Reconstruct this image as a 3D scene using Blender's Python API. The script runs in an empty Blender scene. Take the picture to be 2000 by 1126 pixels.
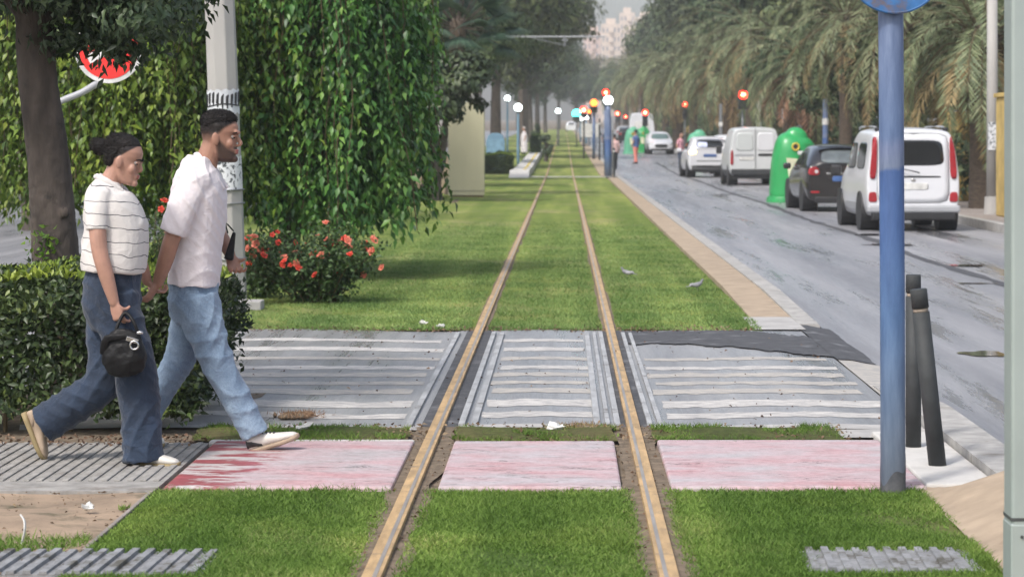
import bpy, bmesh, math, random
import numpy as np
from mathutils import Vector, Matrix
from mathutils.bvhtree import BVHTree
random.seed(7); rng = np.random.default_rng(7)
C = bpy.context.scene.collection
scene = bpy.context.scene
R = math.radians

# ---------------------------------------------------------------- camera, world, sun, exposure
EYE = 1.65
cam_d = bpy.data.cameras.new('camera'); cam = bpy.data.objects.new('camera', cam_d); C.objects.link(cam)
cam.location = (0, 0, EYE); cam.rotation_euler = (R(90), 0, 0)
cam_d.sensor_width = 36; cam_d.lens = 90
cam_d.shift_x = -101/2000; cam_d.shift_y = -298/2000
cam_d.clip_start = .5; cam_d.clip_end = 6000
cam_d.dof.use_dof = True; cam_d.dof.focus_distance = 14.5; cam_d.dof.aperture_fstop = 5.6
scene.camera = cam
world = bpy.data.worlds.new('World'); scene.world = world; world.use_nodes = True
wn = world.node_tree; bg = wn.nodes['Background']
SUN_EL, SUN_AZ = 52, 215          # behind the camera, a little to the left
sky = wn.nodes.new('ShaderNodeTexSky'); sky.sky_type = 'NISHITA'; sky.sun_disc = False
sky.sun_elevation = R(SUN_EL); sky.sun_rotation = R(SUN_AZ)
sky.air_density = 1.0; sky.dust_density = 4.0; sky.ozone_density = 1.0
hsv = wn.nodes.new('ShaderNodeHueSaturation'); hsv.inputs['Saturation'].default_value = .7
wn.links.new(sky.outputs[0], hsv.inputs['Color']); wn.links.new(hsv.outputs[0], bg.inputs[0])
bg.inputs[1].default_value = .15
sd = bpy.data.lights.new('sun', 'SUN'); sd.energy = 1.8; sd.angle = R(6); sd.color = (1, .96, .9)
sun = bpy.data.objects.new('sun', sd); C.objects.link(sun)
az = R(SUN_AZ); el = R(SUN_EL)
sdir = Vector((math.sin(az)*math.cos(el), math.cos(az)*math.cos(el), math.sin(el)))
sun.rotation_euler = sdir.to_track_quat('Z', 'Y').to_euler(); sun.location = (0, -20, 40)
scene.view_settings.view_transform = 'Standard'; scene.view_settings.look = 'None'
scene.view_settings.gamma = 1; scene.view_settings.exposure = .6
scene.render.engine = 'CYCLES'
scene.cycles.max_bounces = 6; scene.cycles.diffuse_bounces = 3; scene.cycles.glossy_bounces = 3
scene.cycles.transparent_max_bounces = 6; scene.cycles.volume_bounces = 1
scene.cycles.use_adaptive_sampling = True; scene.cycles.use_denoising = True

def gz(y):                          # the avenue climbs gently beyond the tram stop
    return .008*max(0., y-110)
def P(px, py, Y):                   # a point of the place seen at a pixel of the photograph, Y metres away
    return Vector(((px-1101)*Y/5000, Y, EYE-(py-265)*Y/5000))

# ---------------------------------------------------------------- helpers
def tag(o, label=None, cat=None, group=None, kind=None):
    if label: o['label'] = label
    if cat: o['category'] = cat
    if group: o['group'] = group
    if kind: o['kind'] = kind
    return o
def empty(name, loc=(0, 0, 0), rz=0, label=None, cat=None, group=None):
    o = bpy.data.objects.new(name, None); C.objects.link(o); o.empty_display_size = .2
    o.location = loc; o.rotation_euler = (0, 0, rz)
    return tag(o, label, cat, group)
def copy_tree(o, parent=None):
    c = o.copy(); C.objects.link(c); c.parent = parent
    for ch in list(o.children): copy_tree(ch, c)
    return c

def catmull(pts, n=4):
    pts = [np.array(p, float) for p in pts]
    if len(pts) < 3 or n < 2: return pts
    out = []
    for i in range(len(pts)-1):
        p0 = pts[max(i-1, 0)]; p1 = pts[i]; p2 = pts[i+1]; p3 = pts[min(i+2, len(pts)-1)]
        for k in range(n):
            t = k/n
            out.append(.5*((2*p1)+(-p0+p2)*t+(2*p0-5*p1+4*p2-p3)*t*t+(-p0+3*p1-3*p2+p3)*t**3))
    out.append(pts[-1]); return out

class MB:
    def __init__(s): s.v = []; s.f = []; s.m = []
    def add(s, vs, fs, m=0):
        b = len(s.v); s.v += [tuple(float(c) for c in v) for v in vs]
        s.f += [tuple(i+b for i in f) for f in fs]; s.m += [m]*len(fs); return s
    def box(s, c, d, m=0, rot=None, taper=1.0):
        x, y, z = [q/2 for q in d]; vs = []
        for k, (sx, sy, sz) in enumerate([(-1,-1,-1),(1,-1,-1),(1,1,-1),(-1,1,-1),(-1,-1,1),(1,-1,1),(1,1,1),(-1,1,1)]):
            t = taper if sz > 0 else 1
            v = Vector((sx*x*t, sy*y*t, sz*z))
            if rot is not None: v = rot @ v
            vs.append(v+Vector(c))
        return s.add(vs, [(0,3,2,1),(4,5,6,7),(0,1,5,4),(1,2,6,5),(2,3,7,6),(3,0,4,7)], m)
    def loft(s, path, rad, side=(0, 1, 0), seg=14, n=4, cap='round', m=0, power=2.0):
        """path points with (r_forward, r_side) radii; a closed tube of elliptical rings"""
        rad = [(r, r) if np.isscalar(r) else r for r in rad]
        q = [np.concatenate([np.array(p, float), np.array(r, float)]) for p, r in zip(path, rad)]
        q = catmull(q, n) if n > 1 else q
        pts = [a[:3] for a in q]; rr = [np.maximum(a[3:5], 1e-4) for a in q]
        tans = []
        for i in range(len(pts)):
            t = pts[min(i+1, len(pts)-1)]-pts[max(i-1, 0)]; tans.append(t/(np.linalg.norm(t)+1e-9))
        sd = np.array(side, float); rings = []
        def ring(p, t, r):
            u = sd-np.dot(sd, t)*t; nu = np.linalg.norm(u)
            if nu < 1e-3: u = np.cross(t, [1, .1, 0.03]); nu = np.linalg.norm(u)
            u = u/nu; w = np.cross(u, t); out = []
            for k in range(seg):
                a = 2*math.pi*k/seg; ca, sa = math.cos(a), math.sin(a)
                e = 2/power
                ca = math.copysign(abs(ca)**e, ca); sa = math.copysign(abs(sa)**e, sa)
                out.append(p+w*ca*r[0]+u*sa*r[1])
            return out
        if cap == 'round':
            rm = min(rr[0])
            for a in (80, 55, 28): rings.append(ring(pts[0]-tans[0]*rm*math.sin(R(a)), tans[0], rr[0]*math.cos(R(a))))
        for p, t, r in zip(pts, tans, rr): rings.append(ring(p, t, r))
        if cap in ('round', 'roundend'):
            rm = min(rr[-1])
            for a in (28, 55, 80): rings.append(ring(pts[-1]+tans[-1]*rm*math.sin(R(a)), tans[-1], rr[-1]*math.cos(R(a))))
        vs = [v for r_ in rings for v in r_]; fs = []
        for i in range(len(rings)-1):
            for k in range(seg):
                a = i*seg+k; b = i*seg+(k+1) % seg
                fs.append((a, b, b+seg, a+seg))
        fs.append(tuple(reversed(range(seg)))); fs.append(tuple(range((len(rings)-1)*seg, len(rings)*seg)))
        return s.add(vs, fs, m)
    def cyl(s, a, b, r0, r1=None, seg=12, m=0):
        return s.loft([a, b], [r0, r0 if r1 is None else r1], side=(0.02, 1, .01) if abs(Vector(b).y-Vector(a).y) < .7*(Vector(b)-Vector(a)).length else (1, 0, .02), seg=seg, n=1, cap='flat', m=m)
    def ball(s, c, r, rot=None, seg=14, rings=9, m=0):
        if np.isscalar(r): r = (r, r, r)
        vs = []; fs = []
        for i in range(1, rings):
            a = math.pi*i/rings
            for k in range(seg):
                b = 2*math.pi*k/seg
                v = Vector((r[0]*math.sin(a)*math.cos(b), r[1]*math.sin(a)*math.sin(b), r[2]*math.cos(a)))
                if rot is not None: v = rot @ v
                vs.append(v+Vector(c))
        top = Vector((0, 0, r[2])); bot = -top
        if rot is not None: top = rot @ top; bot = rot @ bot
        vs += [top+Vector(c), bot+Vector(c)]; T = len(vs)-2; B = T+1
        for i in range(rings-2):
            for k in range(seg):
                a = i*seg+k; b = i*seg+(k+1) % seg
                fs.append((a, a+seg, b+seg, b))
        for k in range(seg):
            fs.append((T, k, (k+1) % seg)); fs.append((B, (rings-2)*seg+(k+1) % seg, (rings-2)*seg+k))
        return s.add(vs, fs, m)
    def torus(s, c, Rr, r, axis='y', seg=24, sseg=8, m=0):
        vs = []; fs = []
        for i in range(seg):
            a = 2*math.pi*i/seg
            for k in range(sseg):
                b = 2*math.pi*k/sseg; q = Rr+r*math.cos(b)
                p = (q*math.cos(a), r*math.sin(b), q*math.sin(a)) if axis == 'y' else (r*math.sin(b), q*math.cos(a), q*math.sin(a)) if axis == 'x' else (q*math.cos(a), q*math.sin(a), r*math.sin(b))
                vs.append(Vector(p)+Vector(c))
        for i in range(seg):
            for k in range(sseg):
                fs.append((i*sseg+k, i*sseg+(k+1) % sseg, ((i+1) % seg)*sseg+(k+1) % sseg, ((i+1) % seg)*sseg+k))
        return s.add(vs, fs, m)
    def mesh(s, name, mats):
        me = bpy.data.meshes.new(name); me.from_pydata(s.v, [], s.f)
        for m in (mats if isinstance(mats, (list, tuple)) else [mats]): me.materials.append(m)
        if any(s.m): me.polygons.foreach_set('material_index', s.m)
        bm = bmesh.new(); bm.from_mesh(me); bmesh.ops.recalc_face_normals(bm, faces=bm.faces); bm.to_mesh(me); bm.free()
        me.update(); return me
    def build(s, name, mats, parent=None, smooth=False, bevel=0, remesh=0, relax=0, wrinkle=None, subsurf=0, loc=None, folds=None):
        me = s.mesh(name, mats)
        o = bpy.data.objects.new(name, me); C.objects.link(o)
        if remesh or wrinkle or subsurf:
            if subsurf: d = o.modifiers.new('u', 'SUBSURF'); d.levels = d.render_levels = subsurf
            if remesh: d = o.modifiers.new('r', 'REMESH'); d.mode = 'VOXEL'; d.voxel_size = remesh; d.use_smooth_shade = True
            if relax: d = o.modifiers.new('s', 'SMOOTH'); d.factor = .5; d.iterations = relax
            for (amp, size, *z) in (wrinkle or []):
                tx = bpy.data.textures.new('folds', 'CLOUDS'); tx.noise_scale = size; tx.noise_depth = 1
                d = o.modifiers.new('w', 'DISPLACE'); d.texture = tx; d.strength = amp; d.mid_level = .5
            dg = bpy.context.evaluated_depsgraph_get()
            m2 = bpy.data.meshes.new_from_object(o.evaluated_get(dg)); o.modifiers.clear()
            m2.name = name; o.data = m2; me = m2
            if not me.materials:
                for m in (mats if isinstance(mats, (list, tuple)) else [mats]): me.materials.append(m)
        if folds:
            nv = len(me.vertices); co = np.empty(nv*3); nn = np.empty(nv*3); me.vertices.foreach_get('co', co); me.vertices.foreach_get('normal', nn); co = co.reshape(-1, 3); nn = nn.reshape(-1, 3)
            h = np.zeros(nv)
            for (amp, kx, ky, kz, warp, ph) in folds:
                wv = warp*(np.sin(co@np.array([7., 9., 5.])+ph)+.6*np.sin(co@np.array([-13., 6., 11.])+2*ph)); s_ = np.sin(co@np.array([kx, ky, kz])+wv+ph)
                mask = .5+.5*np.sin(co@np.array([6., -5., 8.])+3*ph); h += amp*mask*(.55-np.abs(s_)**.7)
            co += nn*h[:, None]; me.vertices.foreach_set('co', co.ravel()); me.update()
        if smooth: me.polygons.foreach_set('use_smooth', [True]*len(me.polygons)); me.update()
        if bevel:
            d = o.modifiers.new('bevel', 'BEVEL'); d.width = bevel; d.segments = 2; d.limit_method = 'ANGLE'
            dg = bpy.context.evaluated_depsgraph_get(); m2 = bpy.data.meshes.new_from_object(o.evaluated_get(dg)); o.modifiers.clear(); o.data = m2
        if parent: o.parent = parent
        if loc is not None: o.location = loc
        return o

def np_mesh(name, V, F, mat, parent=None, smooth=False):
    """V (n,3), F (m,k) numpy arrays"""
    me = bpy.data.meshes.new(name); V = np.asarray(V, np.float32); F = np.asarray(F, np.int32)
    k = F.shape[1]
    me.vertices.add(len(V)); me.vertices.foreach_set('co', V.ravel())
    me.loops.add(F.size); me.loops.foreach_set('vertex_index', F.ravel())
    me.polygons.add(len(F)); me.polygons.foreach_set('loop_start', np.arange(0, F.size, k, dtype=np.int32))
    me.polygons.foreach_set('loop_total', np.full(len(F), k, np.int32))
    if smooth: me.polygons.foreach_set('use_smooth', np.ones(len(F), bool))
    me.materials.append(mat); me.update(calc_edges=True); me.validate()
    o = bpy.data.objects.new(name, me); C.objects.link(o)
    if parent: o.parent = parent
    return o

def unit(a): return a/(np.linalg.norm(a, axis=-1, keepdims=True)+1e-9)
def leaf_arrays(pos, d, nrm, L, W, fold=.25, curl=.15):
    """one folded pointed leaf per position: 6 verts, 4 triangles"""
    d = unit(d); s = unit(np.cross(d, nrm)); n = np.cross(s, d)
    L = np.broadcast_to(np.asarray(L, float).reshape(-1, 1), (len(pos), 1)); W = np.broadcast_to(np.asarray(W, float).reshape(-1, 1), (len(pos), 1))
    base = pos; l = pos+d*L*.42-s*W*.5+n*W*fold; r = pos+d*L*.42+s*W*.5+n*W*fold
    mid = pos+d*L*.5; tip = pos+d*L-n*L*curl
    V = np.stack([base, l, mid, r, tip], 1).reshape(-1, 3)
    k = np.arange(len(pos))[:, None]*5
    F = np.concatenate([k+np.array([[0, 2, 1]]), k+np.array([[0, 3, 2]]), k+np.array([[1, 2, 4]]), k+np.array([[2, 3, 4]])], 1).reshape(-1, 3)
    return V, F
def leaf_mesh(name, pos, d, nrm, L, W, mat, parent=None, **k):
    V, F = leaf_arrays(pos, d, nrm, L, W, **k); return np_mesh(name, V, F, mat, parent)

# ---------------------------------------------------------------- materials
def new_mat(name):
    m = bpy.data.materials.new(name); m.use_nodes = True
    nt = m.node_tree; return m, nt, nt.nodes['Principled BSDF']
def noise(nt, scale, detail=4, rough=.55, coord='Object', stretch=(1, 1, 1), dist=0):
    tc = nt.nodes.new('ShaderNodeTexCoord'); mp = nt.nodes.new('ShaderNodeMapping'); mp.inputs['Scale'].default_value = stretch
    nt.links.new(tc.outputs[coord], mp.inputs[0])
    n = nt.nodes.new('ShaderNodeTexNoise'); n.inputs['Scale'].default_value = scale; n.inputs['Detail'].default_value = detail
    n.inputs['Roughness'].default_value = rough; n.inputs['Distortion'].default_value = dist
    nt.links.new(mp.outputs[0], n.inputs['Vector']); return n
def ramp(nt, src, stops):
    r = nt.nodes.new('ShaderNodeValToRGB'); e = r.color_ramp.elements
    while len(e) < len(stops): e.new(.5)
    for k, (p, c) in enumerate(stops):
        e[k].position = p; e[k].color = (*c, 1) if len(c) == 3 else c
    nt.links.new(src, r.inputs[0]); return r
def mixc(nt, fac, a, b, mode='MIX'):
    m = nt.nodes.new('ShaderNodeMix'); m.data_type = 'RGBA'; m.blend_type = mode
    for sock, v in ((m.inputs[0], fac), (m.inputs[6], a), (m.inputs[7], b)):
        if hasattr(v, 'node'): nt.links.new(v, sock)
        else: sock.default_value = v if not isinstance(v, tuple) else (*v, 1)
    return m.outputs[2]
def bump(nt, bs, src, strength=.3, dist=.01):
    b = nt.nodes.new('ShaderNodeBump'); b.inputs['Strength'].default_value = strength; b.inputs['Distance'].default_value = dist
    nt.links.new(src, b.inputs['Height']); nt.links.new(b.outputs[0], bs.inputs['Normal']); return b
def mat(name, col, rough=.6, var=.25, scale=6, metal=0, bmp=0, bscale=None, coat=0, spec=None, stretch=(1, 1, 1), dirt=None):
    m, nt, b = new_mat(name); b.inputs['Roughness'].default_value = rough; b.inputs['Metallic'].default_value = metal
    if coat: b.inputs['Coat Weight'].default_value = coat; b.inputs['Coat Roughness'].default_value = .08
    if spec is not None: b.inputs['Specular IOR Level'].default_value = spec
    n = noise(nt, scale, stretch=stretch)
    lo = tuple(c*(1-var) for c in col); hi = tuple(min(1, c*(1+var)) for c in col)
    r = ramp(nt, n.outputs[0], [(.3, lo), (.7, hi)]); out = r.outputs[0]
    if dirt:
        n2 = noise(nt, dirt[1], 6, .7); r2 = ramp(nt, n2.outputs[0], [(dirt[2], (0, 0, 0)), (dirt[2]+.12, (1, 1, 1))])
        out = mixc(nt, r2.outputs[0], out, dirt[0])
    nt.links.new(out, b.inputs['Base Color'])
    if bmp:
        n3 = noise(nt, bscale or scale*4, 5, stretch=stretch); bump(nt, b, n3.outputs[0], bmp)
    return m
def leafmat(name, stops, rough=.5, trans=.25, spec=.4):
    m, nt, b = new_mat(name); b.inputs['Roughness'].default_value = rough; b.inputs['Specular IOR Level'].default_value = spec
    g = nt.nodes.new('ShaderNodeNewGeometry')
    n = noise(nt, 1.3, 3)
    ad = nt.nodes.new('ShaderNodeMath'); ad.operation = 'MULTIPLY_ADD'; ad.inputs[1].default_value = .55
    nt.links.new(g.outputs['Random Per Island'], ad.inputs[0])
    sb = nt.nodes.new('ShaderNodeMath'); sb.operation = 'MULTIPLY_ADD'; sb.inputs[1].default_value = 1.1; sb.inputs[2].default_value = -.32
    nt.links.new(n.outputs[0], sb.inputs[0]); nt.links.new(sb.outputs[0], ad.inputs[2])
    r = ramp(nt, ad.outputs[0], stops)
    oi = nt.nodes.new('ShaderNodeObjectInfo'); hs = nt.nodes.new('ShaderNodeHueSaturation')
    mr = nt.nodes.new('ShaderNodeMapRange'); mr.inputs[3].default_value = .47; mr.inputs[4].default_value = .53
    nt.links.new(oi.outputs['Random'], mr.inputs[0]); nt.links.new(mr.outputs[0], hs.inputs[0]); nt.links.new(r.outputs[0], hs.inputs['Color'])
    nt.links.new(hs.outputs[0], b.inputs['Base Color'])
    t = nt.nodes.new('ShaderNodeBsdfTranslucent'); nt.links.new(hs.outputs[0], t.inputs[0])
    mx = nt.nodes.new('ShaderNodeMixShader'); mx.inputs[0].default_value = trans
    nt.links.new(b.outputs[0], mx.inputs[1]); nt.links.new(t.outputs[0], mx.inputs[2])
    nt.links.new(mx.outputs[0], nt.nodes['Material Output'].inputs[0]); return m
def emit(name, col, s):
    m, nt, b = new_mat(name); b.inputs['Base Color'].default_value = (*col, 1)
    b.inputs['Emission Color'].default_value = (*col, 1); b.inputs['Emission Strength'].default_value = s; return m

def turf_bands(nt):
    n3 = noise(nt, 1.9, 2, .5, stretch=(1, .035, 1)); r3 = ramp(nt, n3.outputs[0], [(.34, (.82, .88, .8)), (.5, (1.05, 1.04, 1.05)), (.64, (1.4, 1.3, 1.35))])
    n5 = noise(nt, .9, 4, .65); r5 = ramp(nt, n5.outputs[0], [(.36, (.85, .9, .88)), (.52, (1.02, 1.04, 1.02)), (.68, (1.22, 1.12, 1.12))])
    return mixc(nt, 1.0, r3.outputs[0], r5.outputs[0], 'MULTIPLY')
def m_turf(name, lo, mid, hi, dry):
    m, nt, b = new_mat(name); b.inputs['Roughness'].default_value = .9; b.inputs['Specular IOR Level'].default_value = .15
    n1 = noise(nt, 26, 6, .75); r1 = ramp(nt, n1.outputs[0], [(.32, lo), (.5, mid), (.7, hi)])
    n2 = noise(nt, .8, 4, .6, stretch=(1, .35, 1)); r2 = ramp(nt, n2.outputs[0], [(.5, (0, 0, 0)), (.72, (.75, .75, .75))])
    o = mixc(nt, r2.outputs[0], r1.outputs[0], dry)
    o = mixc(nt, 1.0, o, turf_bands(nt), 'MULTIPLY')
    nt.links.new(o, b.inputs['Base Color']); n4 = noise(nt, 90, 4, .8); bump(nt, b, n4.outputs[0], .9, .02); return m
def m_asphalt(name, c1, c2, wet=.5, dark=(.03, .03, .034)):
    m, nt, b = new_mat(name)
    n1 = noise(nt, 3.2, 7, .75, stretch=(1, .05, 1)); r1 = ramp(nt, n1.outputs[0], [(.3, c1), (.7, c2)])
    n2 = noise(nt, 1.3, 8, .78, stretch=(1, .055, 1), dist=.1); r2 = ramp(nt, n2.outputs[0], [(.54, (0, 0, 0)), (.64, (wet, wet, wet))])
    n0 = noise(nt, .8, 5, .7, stretch=(1, .06, 1)); r0 = ramp(nt, n0.outputs[0], [(.38, (.72, .73, .75)), (.6, (1.1, 1.1, 1.1))])
    o = mixc(nt, r2.outputs[0], mixc(nt, 1.0, r1.outputs[0], r0.outputs[0], 'MULTIPLY'), dark)
    n3 = noise(nt, 130, 3, .8); r3 = ramp(nt, n3.outputs[0], [(.35, (.72, .72, .72)), (.65, (1.22, 1.22, 1.22))])
    o = mixc(nt, 1.0, o, r3.outputs[0], 'MULTIPLY'); nt.links.new(o, b.inputs['Base Color'])
    rr = ramp(nt, n2.outputs[0], [(.45, (.5, .5, .5)), (.62, (.17, .17, .17))]); nt.links.new(rr.outputs[0], b.inputs['Roughness'])
    bump(nt, b, n3.outputs[0], .25, .004); b.inputs['Specular IOR Level'].default_value = .5; return m

M = {}
M['earth'] = mat('earth', (.13, .095, .06), .95, .4, 3, bmp=.6, bscale=30)
M['turf'] = m_turf('turf', (.09, .125, .028), (.165, .215, .05), (.23, .28, .08), (.27, .25, .12))
M['turf_near'] = m_turf('turf_near', (.045, .08, .015), (.085, .14, .028), (.13, .19, .045), (.2, .17, .08))
M['turf_scruffy'] = m_turf('turf_scruffy', (.07, .055, .03), (.09, .11, .035), (.15, .15, .06), (.16, .11, .07))
M['turf_far'] = m_turf('turf_far', (.11, .14, .035), (.17, .21, .055), (.22, .26, .075), (.25, .24, .11))
M['asphalt'] = m_asphalt('wet_asphalt', (.215, .213, .223), (.285, .283, .293), .62)
M['asphalt_cross'] = m_asphalt('crossing_asphalt', (.22, .22, .225), (.31, .31, .31), .5, (.12, .12, .12))
M['asphalt_dark'] = mat('dark_patch', (.06, .06, .064), .7, .35, 8, bmp=.6, bscale=60, dirt=((.17, .17, .18), 3.5, .56))
M['pave_tan'] = mat('tan_paving', (.34, .265, .19), .85, .18, 5, bmp=.25, bscale=60, dirt=((.2, .14, .1), 2.2, .58))
M['kerb'] = mat('kerb_stone', (.33, .32, .305), .8, .25, 7, bmp=.25, bscale=50, dirt=((.22, .2, .17), 3, .57))
M['pave_right'] = mat('pavement_slabs', (.24, .21, .19), .85, .2, 3, bmp=.2, bscale=40)
M['concrete'] = mat('concrete', (.36, .35, .34), .85, .18, 4, bmp=.3, bscale=40, dirt=((.2, .19, .18), 2.5, .6))
M['white_slab'] = mat('white_slab', (.5, .485, .46), .8, .12, 6, bmp=.15, bscale=40, dirt=((.4, .37, .34), 3, .62))
M['tactile'] = mat('ribbed_paving', (.27, .26, .245), .85, .25, 9, bmp=.3, bscale=60, dirt=((.17, .15, .13), 2.4, .54))
M['grate'] = mat('grey_grating', (.23, .235, .245), .8, .35, 14, bmp=.4, bscale=70, dirt=((.08, .075, .06), 7, .5))
def m_pink():
    m, nt, b = new_mat('pink_cycle_paint'); b.inputs['Roughness'].default_value = .5
    n1 = noise(nt, 1.3, 6, .65, stretch=(1, 2.2, 1)); r1 = ramp(nt, n1.outputs[0], [(.3, (.45, .24, .25)), (.44, (.48, .34, .355)), (.6, (.46, .41, .42)), (.75, (.4, .37, .37))])
    n2 = noise(nt, 3.0, 7, .7, stretch=(.5, 2.6, 1), dist=.8); r2 = ramp(nt, n2.outputs[0], [(.6, (0, 0, 0)), (.66, (.8, .8, .8))])
    o = mixc(nt, r2.outputs[0], r1.outputs[0], (.15, .11, .1))
    n7 = noise(nt, 2.2, 5, .6, stretch=(.7, 2.2, 1), dist=.5); r7 = ramp(nt, n7.outputs[0], [(.49, (0, 0, 0)), (.498, (1, 1, 1)), (.503, (1, 1, 1)), (.511, (0, 0, 0))])
    n8 = noise(nt, 1.7, 3); r8 = ramp(nt, n8.outputs[0], [(.5, (0, 0, 0)), (.58, (.85, .85, .85))]); o = mixc(nt, mixc(nt, 1.0, r7.outputs[0], r8.outputs[0], 'MULTIPLY'), o, (.1, .07, .06))
    n9 = noise(nt, 24, 6, .8); r9 = ramp(nt, n9.outputs[0], [(.3, (.66, .62, .6)), (.6, (1.08, 1.08, 1.08))]); o = mixc(nt, 1.0, o, r9.outputs[0], 'MULTIPLY')
    # worn red left end
    tc = nt.nodes.new('ShaderNodeTexCoord'); sx = nt.nodes.new('ShaderNodeSeparateXYZ'); nt.links.new(tc.outputs['Object'], sx.inputs[0])
    n4 = noise(nt, 5, 5, .7); ma = nt.nodes.new('ShaderNodeMath'); ma.operation = 'MULTIPLY_ADD'; ma.inputs[1].default_value = .9
    nt.links.new(n4.outputs[0], ma.inputs[0]); nt.links.new(sx.outputs[0], ma.inputs[2])
    mr = nt.nodes.new('ShaderNodeMapRange'); mr.inputs[1].default_value = -1.02; mr.inputs[2].default_value = -1.12; nt.links.new(ma.outputs[0], mr.inputs[0])
    n5 = noise(nt, 3.2, 6, .7, stretch=(.6, 2, 1)); r5 = ramp(nt, n5.outputs[0], [(.35, (.36, .09, .1)), (.5, (.24, .06, .065)), (.56, (.5, .46, .45)), (.7, (.3, .28, .27))])
    o = mixc(nt, mr.outputs[0], o, r5.outputs[0])
    nt.links.new(o, b.inputs['Base Color']); n3 = noise(nt, 60, 3); bump(nt, b, n3.outputs[0], .15, .005)
    rr = ramp(nt, n1.outputs[0], [(.4, (.6, .6, .6)), (.7, (.3, .3, .3))]); nt.links.new(rr.outputs[0], b.inputs['Roughness']); return m
M['pink'] = m_pink()
def m_worn(name, col, under, thr=.55, sc=9):
    m, nt, b = new_mat(name); b.inputs['Roughness'].default_value = .65
    n1 = noise(nt, sc, 6, .75, stretch=(.5, 2, 1)); r1 = ramp(nt, n1.outputs[0], [(thr-.06, (0, 0, 0)), (thr+.05, (1, 1, 1))])
    n2 = noise(nt, 2, 3); r2 = ramp(nt, n2.outputs[0], [(.3, tuple(c*.85 for c in col)), (.7, col)])
    nt.links.new(mixc(nt, r1.outputs[0], r2.outputs[0], under), b.inputs['Base Color']); return m
M['stripe'] = m_worn('worn_white_paint', (.55, .53, .5), (.3, .29, .285), .52, 14)
M['stripe_tan'] = m_worn('worn_cream_paint', (.5, .46, .4), (.3, .29, .28), .49, 14)
M['rail'] = mat('rusty_rail', (.42, .28, .135), .55, .3, 7, stretch=(3, .5, 1), bmp=.3, bscale=50, dirt=((.2, .145, .09), 6, .56))
M['rail_steel'] = mat('rail_running_band', (.3, .27, .24), .42, .25, 8, metal=.3, stretch=(2, .3, 1))
M['rail_side'] = mat('rail_side', (.1, .07, .045), .8, .3, 12)
M['strip_grey'] = mat('crossing_rail_strip', (.33, .335, .34), .6, .25, 6, stretch=(2, .4, 1), dirt=((.14, .13, .12), 5, .56))
def m_bluepole():
    m, nt, b = new_mat('faded_blue_paint'); b.inputs['Roughness'].default_value = .55
    tc = nt.nodes.new('ShaderNodeTexCoord'); sx = nt.nodes.new('ShaderNodeSeparateXYZ'); nt.links.new(tc.outputs['Object'], sx.inputs[0])
    n0 = noise(nt, 5, 4, .6); ma = nt.nodes.new('ShaderNodeMath'); ma.operation = 'MULTIPLY_ADD'; ma.inputs[1].default_value = .12; nt.links.new(n0.outputs[0], ma.inputs[0]); nt.links.new(sx.outputs[2], ma.inputs[2])
    mr = nt.nodes.new('ShaderNodeMapRange'); mr.inputs[1].default_value = 0; mr.inputs[2].default_value = 2.6; nt.links.new(ma.outputs[0], mr.inputs[0])
    r = ramp(nt, mr.outputs[0], [(.03, (.13, .155, .2)), (.16, (.14, .2, .31)), (.34, (.1, .19, .38)), (.48, (.075, .15, .36)), (.594, (.07, .14, .35)), (.6, (.2, .25, .37)), (.64, (.19, .24, .4)), (.66, (.13, .2, .37)), (.95, (.2, .26, .42))])
    n = noise(nt, 9, 6, .7, stretch=(2.5, 2.5, .35)); r2 = ramp(nt, n.outputs[0], [(.3, (.5, .53, .58)), (.7, (1.0, .96, .9))])
    nt.links.new(mixc(nt, 1.0, r.outputs[0], r2.outputs[0], 'MULTIPLY'), b.inputs['Base Color']); return m
M['blue'] = m_bluepole()
M['blue_sign'] = mat('blue_sign', (.03, .12, .3), .5, .4, 9, dirt=((.12, .1, .12), 7, .55))
M['greypost'] = mat('grey_green_metal', (.31, .355, .34), .5, .06, 3, metal=.1)
M['greydark'] = mat('dark_joint', (.06, .065, .065), .6)
M['rubber'] = mat('black_rubber', (.032, .036, .038), .7, .25, 10, bmp=.2)
M['tyre'] = mat('tyre', (.02, .02, .021), .85)
M['steelpole'] = mat('pale_concrete_pole', (.36, .35, .335), .8, .1, 2.5, bmp=.15, bscale=30, dirt=((.3, .29, .27), 1.5, .6), stretch=(1, 1, .4))
M['bark'] = mat('bark', (.085, .068, .058), .92, .5, 9, bmp=1.0, bscale=30, stretch=(1, 1, .3), dirt=((.045, .038, .034), 5, .56))
M['bark_palm'] = mat('palm_bark', (.09, .068, .05), .95, .4, 9, bmp=1.0, bscale=14, stretch=(1, 1, 3))
M['twig'] = mat('twig', (.1, .075, .04), .85, .3, 8)
M['glass'] = mat('dark_glass', (.012, .014, .016), .08, .2, 2, spec=.6)
M['black'] = mat('black_plastic', (.018, .018, .02), .5)
M['chrome'] = mat('chrome', (.6, .6, .6), .2, .1, 3, metal=1)
M['carwhite'] = mat('white_car_paint', (.62, .63, .66), .3, .03, 1.5, coat=.5)
M['cargrey'] = mat('silver_cladding', (.34, .35, .37), .4, .06, 3)
M['carblack'] = mat('black_car_paint', (.012, .011, .012), .22, .2, 2, coat=.8)
M['redlamp'] = mat('red_lamp', (.3, .012, .02), .2, .15, 8, coat=.5)
M['clearlamp'] = mat('clear_lamp', (.55, .55, .56), .15, .1, 8, coat=.5)
M['plate'] = mat('plate_white', (.6, .6, .58), .4)
M['plateblue'] = mat('plate_blue', (.05, .11, .28), .4)
M['lampdark'] = mat('lamp_housing', (.03, .032, .035), .5)
M['red_on'] = emit('red_signal_on', (1, .025, .012), 7); M['core_on'] = emit('signal_core_on', (1, .45, .2), 10)
M['orange_on'] = emit('amber_signal_on', (1, .2, .03), 4)
M['white_on'] = emit('white_globe_on', (.9, 1, 1), 5)
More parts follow.
